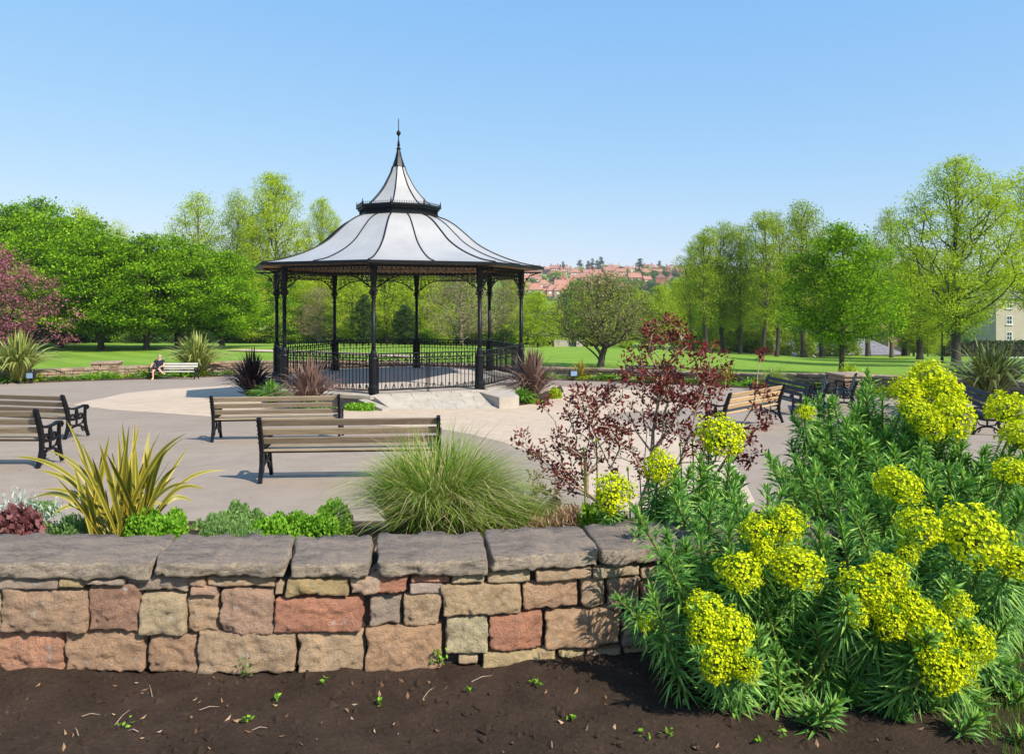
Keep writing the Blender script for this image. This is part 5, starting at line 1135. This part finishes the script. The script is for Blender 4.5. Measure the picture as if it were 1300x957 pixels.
apt = building('apartment_building', 'cream rendered apartment building at the right edge behind the trees', U(1318) * 134, 136, -8.2, 19, 10, 11.0, 3.2, 'render', 'slate', hip=4,
               wins=[(x_, z_, 1.0, 1.5) for x_ in (-7.2, -2.0, 3.2, 7.5) for z_ in (7.2, 4.4, 10.0)] + [(-6.9, 1.9, 1.3, 1.5), (-2, 1.9, 1.3, 1.5)])
b = MB(); b.box((0, -5.06, 1.2), (19.05, .1, 2.6)); ob('brick_plinth', b.mesh('brick_plinth', M['brick']), apt)
# far stone shelter wall in the middle lawn
t = thing('stone_bench_wall', 'low pale wall with dark openings on the far side of the middle lawn', 'wall', (U(722) * 90, 90, float(lawnz(U(722) * 90, 90)))); b = MB()
b.box((-.9, 0, .38), (1.7, .5, .8), bev=.03); b.box((1.3, 0, .38), (.8, .5, .8), bev=.03); b.box((.3, .3, .3), (1.4, .3, .6)); ob('stonework', b.mesh('stonework', M['concrete']), t)
b = MB(); 
for q in (.1, .5, .8): b.box((q, 0, .45), (.16, .2, .5))
ob('dark_post', b.mesh('dark_post', M['black']), t)
# lamp post, cone, parked cars
z = float(lawnz(U(1196) * 70, 70)); t = thing('lamp_post', 'black lantern lamp post beside the trunk of the big lime', 'street lamp', (U(1196) * 70, 70, z)); b = MB(); b.lathe([(.14, 0), (.14, .5), (.07, .6), (.05, 3.2), (.09, 3.25)], 8); ob('post', b.mesh('post', M['iron']), t)
b = MB(); b.lathe([(.1, 3.25), (.2, 3.7), (.22, 3.72), (.04, 3.95), (.01, 4.1)], 6); ob('lantern', b.mesh('lantern', M['glass']), t)
z = float(lawnz(U(985) * 92, 92)); t = thing('traffic_cone', 'small orange and white traffic cone at the far lawn edge', 'cone', (U(985) * 92, 92, z)); b = MB(); b.lathe([(.42, 0), (.42, .06), (.3, .07), (.22, .5)], 10); ob('cone_base', b.mesh('cone_base', M['orange']), t); b = MB(); b.lathe([(.22, .5), (.12, 1.0), (.05, 1.2)], 10); ob('cone_top', b.mesh('cone_top', M['white']), t)
def car(label, px, d, z, col):
    t = thing('parked_car', label, 'car', (U(px) * d, d, z), R.uniform(-.1, .1)); b = MB()
    pr = [(-2.1, .35), (-2.1, .85), (-1.9, .95), (-1.3, 1.0), (-.7, 1.45), (.8, 1.48), (1.5, 1.0), (2.05, .85), (2.1, .35)]
    b.add([(x, s * (.8 if z_ < 1.1 else .66), z_) for s in (-1, 1) for x, z_ in pr], [tuple(range(9)), tuple(reversed(range(9, 18)))] + [(i + 1, i, i + 9, i + 10) for i in range(8)] + [(0, 8, 17, 9)]); ob('body', b.mesh('body', M[col]), t)
    b = MB(); b.add([(x, s * .79, z_) for s in (-1,) for x, z_ in ((-1.15, 1.03), (-.65, 1.38), (.75, 1.4), (1.25, 1.03))], [(0, 1, 2, 3)]); ob('side_window', b.mesh('side_window', M['glass']), t)
    for x in (-1.3, 1.3):
        for s in (-1, 1): b = MB(); b.tube([(x, s * .7, .33), (x, s * .86, .33)], .33, 14); ob('wheel', b.mesh('wheel', M['rubber']), t)
car('blue parked car below the left hall roof', 1014, 109, -6.9, 'carblue'); car('white parked car in front of the long low hall', 1022, 112, -7.0, 'carwhite'); car('white parked car behind the clipped hedge', 1236, 112, -7.0, 'carwhite'); car('white parked car at the right behind the hedge', 1285, 112, -7.0, 'carwhite')

# ------------------------------------------------------------------ the hill with its houses and poplars
def house_mesh(wall, roofm, hip):
    b = MB(); b.box((0, 0, 3), (9, 8, 6)); w_ = b.mesh('house_wall', M[wall]); b = MB(); gable(b, 0, 0, 9, 8, 6, 9.6, hip, .4); r = b.mesh('house_roof', M[roofm])
    b = MB(); b.box((3.6, 0, 9.8), (1.1, .9, 2.2)); b.box((-3.6, 0, 9.8), (1.1, .9, 2.2)); c = b.mesh('house_chimneys', M[wall])
    b = MB()
    for x in (-2.6, 0, 2.6):
        for z_ in (1.6, 4.4): b.box((x, -4.03, z_), (1.3, .1, 1.3))
    return w_, r, c, b.mesh('house_windows', M['white'])
HM = [house_mesh('brick', 'tile', 0), house_mesh('brick2', 'tile', 3.0), house_mesh('brick', 'tile2', 0)]
def house(px, d, rz, k, label, s=1.0, group='red brick houses on the far hill'):
    x = U(px) * d; t = thing('hill_house', label, 'house', (x, d, float(lawnz(x, d)) - .5), rz, group, s); w_, r, c, wn = HM[k % 3]
    ob('wall', w_, t); ro = ob('roof', r, t); ob('chimney', c, ro); ob('window', wn, t)
for row, (d, n_, x0, x1, lab) in enumerate(((930, 22, 666, 905, 'red-roofed house in the row along the crest of the hill'), (800, 16, 662, 900, 'red-roofed house in the row below the crest of the hill'), (700, 15, 660, 890, 'red-roofed house half way down the hill'), (610, 12, 660, 800, 'brown-roofed house in the lower row on the hill'), (540, 9, 664, 760, 'house in the lowest row at the foot of the hill'))):
    for i in range(n_):
        px = x0 + (x1 - x0) * (i + .5) / n_ + R.uniform(-2, 2)
        kk = R.randint(0, 2); tone = ('gabled red brick ', 'hipped orange brick ', 'brown-tiled red brick ')[kk] + lab.replace('red-roofed ', '').replace('brown-roofed ', '')
        house(px, d + R.uniform(-18, 18), R.choice((0, 0, math.pi / 2, .2)) + R.uniform(-.15, .15), kk, tone, R.uniform(.85, 1.3), 'houses: ' + tone)
for px, d, top, wd in ((715, 940, 332, 5), (736, 900, 330, 7), (747, 905, 331, 6), (752, 915, 328, 5), (758, 900, 330, 5), (763, 905, 326, 7), (812, 830, 328, 10), (837, 950, 331, 6), (852, 940, 336, 8), (864, 940, 334, 5), (690, 950, 338, 4)):
    tree('poplar', px, d, top, wd, 'tall narrow tree standing on the far hill', 'poplar_tree', 'tree', 'narrow trees on the far hill')
for i in range(150):
    d = R.choice((520, 570, 640, 670, 740, 770, 850, 880, 985)) + R.uniform(-14, 14); px = 655 + R.uniform(0, 260)
    if px < 745 and 700 < d < 960 and R.random() < .6: continue
    x = U(px) * d; z = float(lawnz(x, d)); h = R.uniform(6, 11); top = YH + (HC - z - h) / d * F0
    tree('farwood', px, d, top, R.uniform(13, 22) * 700 / d, ('mid green', 'olive', 'bright green', 'dark green')[i % 4] + (' tree low' if d < 700 else ' tree high') + ' on the far hill among the red roofs', 'hill_tree', 'tree', 'hill trees ' + str(i % 4) + (' low' if d < 700 else ' high'), leaf=('leaf_mid', 'leaf_olive', 'leaf_dense', 'leaf_dark')[i % 4])
for i in range(60):
    d = R.uniform(180, 420); px = R.choice((R.uniform(640, 900), R.uniform(-20, 1320)))
    tree('farwood', px, d, min(398, YH + (HC - float(lawnz(U(px) * d, d)) - R.uniform(9, 13)) / d * F0), R.uniform(30, 50) * 250 / d, ('mid green', 'olive', 'yellow-green', 'bright green')[i % 4] + ' rounded tree in the valley between park and hill', 'valley_tree', 'tree', 'valley trees ' + str(i % 4), leaf=('leaf_mid', 'leaf_olive', 'leaf_lime', 'leaf_dense')[i % 4])

# ------------------------------------------------------------------ maroon shrub behind the wall
rng = np.random.default_rng(91)
d0 = 4.75; sb = Vector((U(806) * d0, d0, bed_z(U(806) * d0, d0) - .03))
ms = thing('maroon_shrub', 'open maroon-leaved shrub with pale twisting branches behind the wall', 'shrub', sb)
def ell(cx, cy, rx, ry, n, sp):
    out = []
    while len(out) < n:
        a, b2 = rng.uniform(-1, 1, 2)
        if a * a + b2 * b2 > 1: continue
        dd = d0 + rng.uniform(-sp, sp); out.append(tuple(P(cx + a * rx, cy + b2 * ry, dd) - sb))
    return out
tipsA = ell(862, 468, 72, 42, 95, .3) + ell(848, 420, 34, 16, 22, .15) + ell(822, 520, 85, 40, 70, .3) + ell(835, 570, 75, 45, 45, .3) + ell(872, 490, 45, 32, 42, .3)
tipsB = ell(718, 580, 45, 30, 44, .2) + ell(745, 515, 38, 32, 30, .2) + ell(705, 612, 45, 18, 22, .15) + ell(770, 560, 30, 40, 22, .2) + ell(660, 555, 8, 12, 5, .05) + ell(690, 510, 8, 8, 4, .05)
tipsC = ell(968, 515, 16, 30, 14, .12) + ell(950, 570, 28, 30, 18, .12) + ell(918, 560, 30, 30, 14, .1) + ell(963, 447, 8, 5, 4, .05)
def L3(px, py, dd=0): return tuple(P(px, py, d0 + dd) - sb)
for tr, tp in (([L3(806, 672), L3(812, 645), L3(824, 610), L3(828, 575), L3(829, 548), L3(836, 510, .05), L3(842, 470, .05)], tipsA), ([L3(795, 668), L3(772, 645, -.05), L3(745, 625, -.1), L3(722, 600, -.1), L3(705, 580, -.1)], tipsB), ([L3(815, 670), L3(860, 640, .1), L3(910, 600, .15), L3(945, 570, .2), L3(962, 530, .2)], tipsC)):
    A, par, r, ends = skeleton(tr, np.array(tp), seg=.09, r_tip=.0019, rng=rng, bias=.4, expo=2.5, jit=.10)
    ob('branches', branch_mesh('branches', A, par, r, M['bark_shrub'], 6, .004, 1.1), ms)
    c = np.repeat(A[ends], 16, 0); c = c + rng.normal(size=c.shape) * .015; dr_ = unit(c - np.repeat(A[ends], 16, 0)) + np.array([0, 0, .4])
    v, f = leaf_quads(c + dr_ * .008, .030, .50, .3, rng, dirs=dr_); ob('leaves', arrmesh('maroon_leaves', v, f, M['leaf_maroon']), ms)
b = MB()
for px, y0, y1 in ((742, 664, 571), (757, 666, 560), (800, 665, 596), (814, 668, 600), (821, 668, 604), (865, 640, 565), (880, 640, 560)):
    dd = 4.45; q0, q1 = P(px, y0 + 10, dd) - sb, P(px + R.uniform(-4, 4), y1, dd) - sb; b.tube([q0, q0.lerp(q1, .5) + Vector((.006, 0, 0)), q1], [.006, .005, .0035], 5); b.lathe([(.001, -.012), (.009, 0), (.007, .012), (.001, .02)], 6, q1)
ob('green_shoots', b.mesh('green_shoots', M['leaf_mid'], smooth=True), ms, kind='stuff')

# ------------------------------------------------------------------ spurge (euphorbia)
def narrow_leaves(c, dirs, L, wd, rng, droop=.25):
    n = len(c); dirs = unit(dirs); up = np.array([[0, 0, 1.]]); s = unit(np.cross(dirs, up) + rng.normal(size=(n, 3)) * .25); L = L[:, None]
    m1 = c + dirs * L * .45; tip = c + dirs * L - up * L * droop; nn = np.cross(s, dirs); w_ = wd
    v = np.stack([c, m1 + s * w_ / 2 + nn * w_ * .18, m1, m1 - s * w_ / 2 + nn * w_ * .18, tip], 1).reshape(-1, 3); k = (np.arange(n) * 5)[:, None, None]
    f = (np.array([[0, 1, 2], [0, 2, 3], [2, 1, 4], [3, 2, 4]])[None] + k).reshape(-1, 3); return v, f
def shoot_mesh(seed, H=.42, n=120, L0=.105):
    rng = np.random.default_rng(seed); t = np.sort(rng.uniform(0, 1, n)); a = np.arange(n) * 2.399; bend = rng.normal(size=2) * .03
    c = np.stack([bend[0] * t * t, bend[1] * t * t, H * t], 1); el = np.radians(-25 + 100 * t ** 1.8) + rng.normal(size=n) * .12
    dirs = np.stack([np.cos(a) * np.cos(el), np.sin(a) * np.cos(el), np.sin(el)], 1); L = L0 * (1.0 - .45 * t ** 3) * rng.uniform(.8, 1.15, n)
    v, f = narrow_leaves(c, dirs, L, .0105, rng); b = MB(); b.tube([(0, 0, -.30), (0, 0, 0), (bend[0] * .25, bend[1] * .25, H / 2), (bend[0], bend[1], H)], [.007, .007, .006, .004], 5)
    return arrmesh('leafy_shoot', v, f, M['euph_leaf']), b.mesh('shoot_stem', M['euph_stem'], smooth=True)
SH = [shoot_mesh(200 + i, .42 - .05 * (i % 2), 165 - 10 * i) for i in range(4)]
def head_mesh(seed, rad=.11):
    rng = np.random.default_rng(seed); V_, F_ = [], []; off = 0; ng = 185; b = MB()
    for g in range(ng):
        ph = math.acos(1 - 1.45 * (g + .5) / ng); az = g * 2.399; rr = rad * rng.uniform(.80, 1.04) * (1 + .16 * math.sin(3 * az + seed) * math.sin(2.5 * ph + seed * 1.7) + .10 * math.sin(5 * az + 2.2 * seed) * math.sin(4 * ph)); u = np.array([math.sin(ph) * math.cos(az), math.sin(ph) * math.sin(az), math.cos(ph) * 1.05])
        ctr = u * rr + np.array([0, 0, .02])
        if g % 2 == 0: b.tube([(0, 0, -.04), tuple(ctr * .55), tuple(ctr)], [.0022, .0016, .001], 3)
        for k in range(4):
            c = ctr + rng.normal(size=3) * .0095; nrm = unit((u + rng.normal(size=3) * .35)[None])[0]; a = unit(np.cross(nrm, rng.normal(size=3))[None])[0]; bb_ = np.cross(nrm, a); r_ = .0074 * rng.uniform(.8, 1.25); m = 7
            ring = [c + (a * math.cos(2 * math.pi * q / m) + bb_ * math.sin(2 * math.pi * q / m)) * r_ + nrm * .0042 for q in range(m)]
            V_ += [c] + ring; F_ += [(off, off + 1 + q, off + 1 + (q + 1) % m) for q in range(m)]; off += m + 1
    return arrmesh('flower_head', np.array(V_), np.array(F_), M['euph_flower']), b.mesh('flower_stalks', M['euph_stem'])
HD = [head_mesh(300 + i) for i in range(6)]
plants = [('spurge_bush', 'spurge at the right end of the stone wall, small heads near the maroon shrub', Vector((.80, 4.05, 1.15)), []), ('spurge_bush', 'big spurge in the right foreground with the lowest chartreuse flower heads', Vector((1.15, 3.05, .95)), []),
          ('spurge_bush', 'tall spurge at the back with the highest, yellowest flower heads', Vector((2.35, 4.6, 1.1)), []), ('spurge_bush', 'spurge at the right edge of the photo with a large round flower head', Vector((2.05, 3.35, .95)), [])]
pls = [thing(n_, l_, 'shrub', p_) for n_, l_, p_, _ in plants]
def surf_d(px, py):     # distance of the front surface of the bush mass
    d = np.interp(py, [460, 500, 560, 615, 665, 780, 860, 960], [4.9, 4.6, 4.2, 3.75, 3.12, 2.95, 2.78, 2.6])
    if px < 855: d = 4.0 if py < 655 else min(3.12, d)
    return float(d)
def put(tipp, dirv, mesh_pair, nm, scale, plant_i=None, roll=None, nsub='stem'):
    if plant_i is None: plant_i = min(range(4), key=lambda i: (Vector(plants[i][2]).xy - tipp.xy).length)
    par = pls[plant_i]; q = dirv.to_track_quat('Z', 'Y'); o = ob(nm, mesh_pair[0], par, tipp - par.location)
    o.rotation_mode = 'QUATERNION'; o.rotation_quaternion = q @ Vector((0, 0, 1)).rotation_difference(Vector((0, 0, 1))) ; o.scale = scale if hasattr(scale, '__len__') else (scale,) * 3
    e = ob(nsub, mesh_pair[1], o); return o, plant_i
heads = [(a_, b_, c_ * 1.02) for a_, b_, c_ in [(914, 553, 60), (838, 592, 44), (779, 624, 52), (1150, 497, 44), (1178, 482, 52), (1196, 500, 46), (1160, 520, 40), (1205, 528, 56), (1180, 540, 40), (1022, 522, 24), (1138, 617, 54), (1163, 668, 54), (1234, 674, 76), (962, 672, 48), (995, 664, 46), (1012, 718, 56), (940, 722, 50), (968, 700, 34), (1092, 742, 56), (1124, 724, 48), (1112, 762, 44), (1160, 775, 52), (1178, 800, 56), (1150, 760, 40), (898, 795, 52), (928, 800, 56), (912, 835, 48), (945, 842, 40), (1236, 812, 50), (1212, 840, 46), (1278, 522, 52), (1294, 556, 50), (1284, 600, 44), (1288, 712, 48), (822, 786, 26), (1190, 850, 50), (1215, 765, 40), (1150, 700, 28), (1085, 775, 36), (895, 770, 44), (1180, 825, 46), (1128, 790, 40)]]
stems = MB()
for i, (px, py, dia) in enumerate(heads):
    d = surf_d(px, py) - .06
    if (px, py) == (822, 786): d = 3.05
    tp = P(px, py + dia * .12, d); s = dia * d / F0 / .235
    pi_ = 0 if px < 930 and py < 640 else (2 if (py < 560 and px < 1225) else (3 if px > 1200 else (1 if px < 1200 else None)))
    b0 = Vector(plants[pi_][2]) + Vector((R.uniform(-.15, .15), R.uniform(.3, .5), .05)); dv = (tp - b0).normalized(); dv = (dv * .6 + Vector((R.uniform(-.15, .15), -.25, .7))).normalized()
    o, pi_ = put(tp, dv, HD[i % 6], 'flower_head', (s * R.uniform(.92, 1.12), s * R.uniform(.92, 1.12), s * R.uniform(.8, 1.05)), pi_, nsub='stalk')
    st = MB(); m_ = tp.lerp(b0, .5) + Vector((0, 0, -.08)); st.tube([b0 - pls[pi_].location, m_ - pls[pi_].location, tp - dv * .12 - pls[pi_].location, tp - pls[pi_].location], [.006, .0055, .005, .004], 6); ob('flower_stem', st.mesh('flower_stem', M['euph_stem'], smooth=True), pls[pi_])
    # leafy stem right below the head
    put(tp - dv * .40 * s ** .5, dv, SH[i % 4], 'leafy_shoot', (1.1, 1.1, .95), pi_)
outline = [(815, 660), (818, 632), (845, 612), (870, 588), (905, 585), (950, 592), (985, 582), (1000, 566), (1018, 548), (1028, 515), (1048, 508), (1062, 492), (1085, 488), (1108, 468), (1122, 500), (1150, 520), (1185, 508), (1222, 520), (1236, 545), (1262, 560), (1320, 560), (1320, 960), (930, 960), (925, 872), (935, 840), (925, 800), (905, 770), (880, 735), (835, 705)]
def inside(x, y, poly):
    c = False; j = len(poly) - 1
    for i in range(len(poly)):
        xi, yi = poly[i]; xj, yj = poly[j]
        if (yi > y) != (yj > y) and x < (xj - xi) * (y - yi) / (yj - yi) + xi: c = not c
        j = i
    return c
cnt = 0; tries = 0; placed = []
explicit = [(1108, 480), (1060, 500), (1040, 520), (1085, 505), (905, 592), (945, 600), (985, 598), (1010, 575), (870, 610), (845, 630), (822, 655), (826, 690), (818, 762), (975, 815), (985, 800), (1250, 700), (1110, 560), (1070, 560), (1060, 620), (1000, 640), (920, 640), (1225, 560), (1230, 600)]
cand = list(explicit)
while len(cand) < 450 and tries < 14000:
    tries += 1; px, py = R.uniform(795, 1325), R.uniform(470, 960)
    if not inside(px, py, outline) or (py > 905 and px < 1180): continue
    mind = 11 + (py - 470) * .03 + (5 if py > 660 else 0)
    if any((px - a) ** 2 + (py - b) ** 2 < mind ** 2 for a, b in placed): continue
    if any((px - a) ** 2 + (py - b - 4) ** 2 < (dia * .36) ** 2 for a, b, dia in heads): continue
    placed.append((px, py)); cand.append((px, py))
for i, (px, py) in enumerate(cand):
    d = surf_d(px, py) + abs(R.gauss(.05, .10)) * (0 if i < len(explicit) else (1 if i % 3 else 2.5)) + (R.choice((0, 0, .12, .3)) if py > 640 and i >= len(explicit) else 0); tp = P(px, py, d)
    if tp.z < ZG + .08: tp.z = ZG + .08
    i_ = min(range(4), key=lambda k: (Vector(plants[k][2]).xy - tp.xy).length + (1.5 if k == 0 and px > 960 else 0)); b0 = Vector(plants[i_][2]); dv = (tp - b0).normalized(); dv = (dv * .55 + Vector((R.uniform(-.35, .35), R.uniform(-.45, .05), R.uniform(.5, .9)))).normalized()
    s = R.uniform(.85, 1.15) * (1.35 if py < 640 else 1.2); put(tp - dv * .42 * s, dv, SH[i % 4], 'leafy_shoot', s, i_)
# woody stems carrying the shoots
for k, (n_, l_, p_, _) in enumerate(plants):
    st = MB()
    for q in range(18):
        a = q * 2.4; rr = R.uniform(.1, .32); e = Vector((math.cos(a) * rr, math.sin(a) * rr * .8 + .05, R.uniform(.15, .36))); st.tube([(R.uniform(-.1, .1), R.uniform(-.1, .1), 0), e * .5 + Vector((0, 0, -.06)), e], [.008, .006, .004], 5)
    ob('woody_stems', st.mesh('woody_stems', M['euph_stem'], smooth=True), pls[k], kind='stuff')

# ------------------------------------------------------------------ foreground details
rng = np.random.default_rng(5)
n = 2600; x = rng.uniform(-2.6, 2.8, n); y = np.array([rng.uniform(2.3, FW(a) - .01) for a in x]); s = rng.gamma(2.0, .0042, n)
V_, F_ = [], []; oc_ = np.array([(1, 0, 0), (0, 1, 0), (-1, 0, 0), (0, -1, 0), (0, 0, .8), (0, 0, -.8)]); of = np.array([(0, 1, 4), (1, 2, 4), (2, 3, 4), (3, 0, 4), (1, 0, 5), (2, 1, 5), (3, 2, 5), (0, 3, 5)])
vv = np.array([[x[i], y[i], fgz(x[i], y[i])] for i in range(n)])[:, None] + (oc_[None] * rng.uniform(.6, 1.3, (n, 6, 1))) * s[:, None, None]
ob('soil_clods', arrmesh('soil_clods', vv.reshape(-1, 3), (of[None] + (np.arange(n) * 6)[:, None, None]).reshape(-1, 3), M['soil']), kind='stuff')
def litter(name, pts, size, mt, label=None):
    c = np.array(pts); v, f = leaf_quads(c, size, .45, .9, rng, cup=.15); return ob(name, arrmesh(name, v, f, M[mt]), kind='stuff')
litter('leaf_litter', [(a, b_, fgz(a, b_) + .008) for a, b_ in zip(rng.uniform(-2.3, 2.3, 130), rng.uniform(2.5, 3.17, 130))], .028, 'dry')
pp = [(a, FW(a) + .45 + c_, bed_z(a, FW(a) + .45 + c_) + .015) for a, c_ in zip(rng.uniform(-2.6, 1.6, 900), rng.uniform(0, 1.3, 900))]
litter('bed_litter', pp, .03, 'dry')
tw = MB()
for i in range(16):
    a, b_ = R.uniform(-2.2, 2.2), R.uniform(2.45, 3.15); an = R.uniform(0, 3.1); l = R.uniform(.03, .12); z = fgz(a, b_) + .006
    tw.tube([(a, b_, z), (a + math.cos(an) * l * .5, b_ + math.sin(an) * l * .5, z + .008), (a + math.cos(an) * l, b_ + math.sin(an) * l, z)], [.0018, .0015, .001], 4)
ob('dry_twigs', tw.mesh('dry_twigs', M['bark_shrub']), kind='stuff')
# small weed growing out of the wall, and a wisp at its foot
def weed(name, label, loc, n, s, mt, seed):
    rng = np.random.default_rng(seed); t = thing(name, label, 'weed', loc); a = rng.uniform(0, 6.28, n); c = np.stack([np.cos(a) * rng.uniform(0, s, n), -np.abs(np.sin(a)) * rng.uniform(0, s * .6, n), rng.uniform(0, s * 1.6, n)], 1)
    v, f = leaf_quads(c, .017, .5, .5, rng); ob('foliage', arrmesh('foliage', v, f, M[mt]), t)
    b = MB(); [b.tube([(0, 0, 0), tuple(c[k] * .5 + np.array([0, 0, .006])), tuple(c[k])], .0009, 3) for k in range(0, n, 3)]; ob('stalks', b.mesh('stalks', M['euph_stem']), t, kind='stuff')
weed('wall_weed', 'small bright green weed growing from the wall foot below the red stones', P(558, 842, 3.235), 46, .042, 'sedum', 1)
weed('wall_weed', 'thin pale weed at the foot of the wall below the wide tan stone', P(312, 856, 3.17), 30, .045, 'soft_green', 2)
n = 9000; gx = rng.uniform(1.72, 3.2, n); gy = rng.uniform(2.35, 3.4, n); h = rng.uniform(.02, .05, n); an = rng.uniform(0, 6.28, n); ln = rng.uniform(0, .6, n)
bz_ = np.array([fgz(a, b_) for a, b_ in zip(gx, gy)]); b0 = np.stack([gx, gy, bz_], 1); sd = np.stack([np.cos(an), np.sin(an), 0 * an], 1) * .0016; tp = b0 + np.stack([-np.sin(an) * ln * h, np.cos(an) * ln * h, h], 1)
ob('lawn_grass', arrmesh('lawn_grass', np.stack([b0 - sd, b0 + sd, tp], 1).reshape(-1, 3), np.arange(3 * n).reshape(-1, 3), M['grassblade']), kind='stuff')

# ------------------------------------------------------------------ thin haze in the valley air
hz = MB(); hz.box((0, 400, 17), (3400, 2400, 96)); hm = bpy.data.materials.new('haze'); hm.use_nodes = True; t = hm.node_tree; t.nodes.remove(t.nodes['Principled BSDF'])
pv = t.nodes.new('ShaderNodeVolumePrincipled'); pv.inputs['Color'].default_value = (.85, .92, 1, 1); pv.inputs['Density'].default_value = .00016; t.links.new(pv.outputs[0], t.nodes['Material Output'].inputs['Volume'])
ob('haze', hz.mesh('haze', hm), kind='stuff')

pl_ = [(U(a) * d, d, pz(d) + .012) for a, d in zip(rng.uniform(-20, 1000, 260), rng.uniform(8, 20, 260))]
litter('plaza_leaves', pl_, .035, 'dry')

rr_ = random.Random(3); v_, f_ = [], []
sd_pts = [(rr_.uniform(-2.2, 1.0), rr_.uniform(2.35, 3.15)) for _ in range(22)]
cc_ = np.array([(x_ + rr_.gauss(0, .012), y_ + rr_.gauss(0, .012), fgz(x_, y_) + .012 + abs(rr_.gauss(0, .008))) for x_, y_ in sd_pts for _ in range(9)])
v, f = leaf_quads(cc_, .02, .55, .8, rng); ob('seedlings', arrmesh('seedlings', v, f, M['sedum']), kind='stuff')
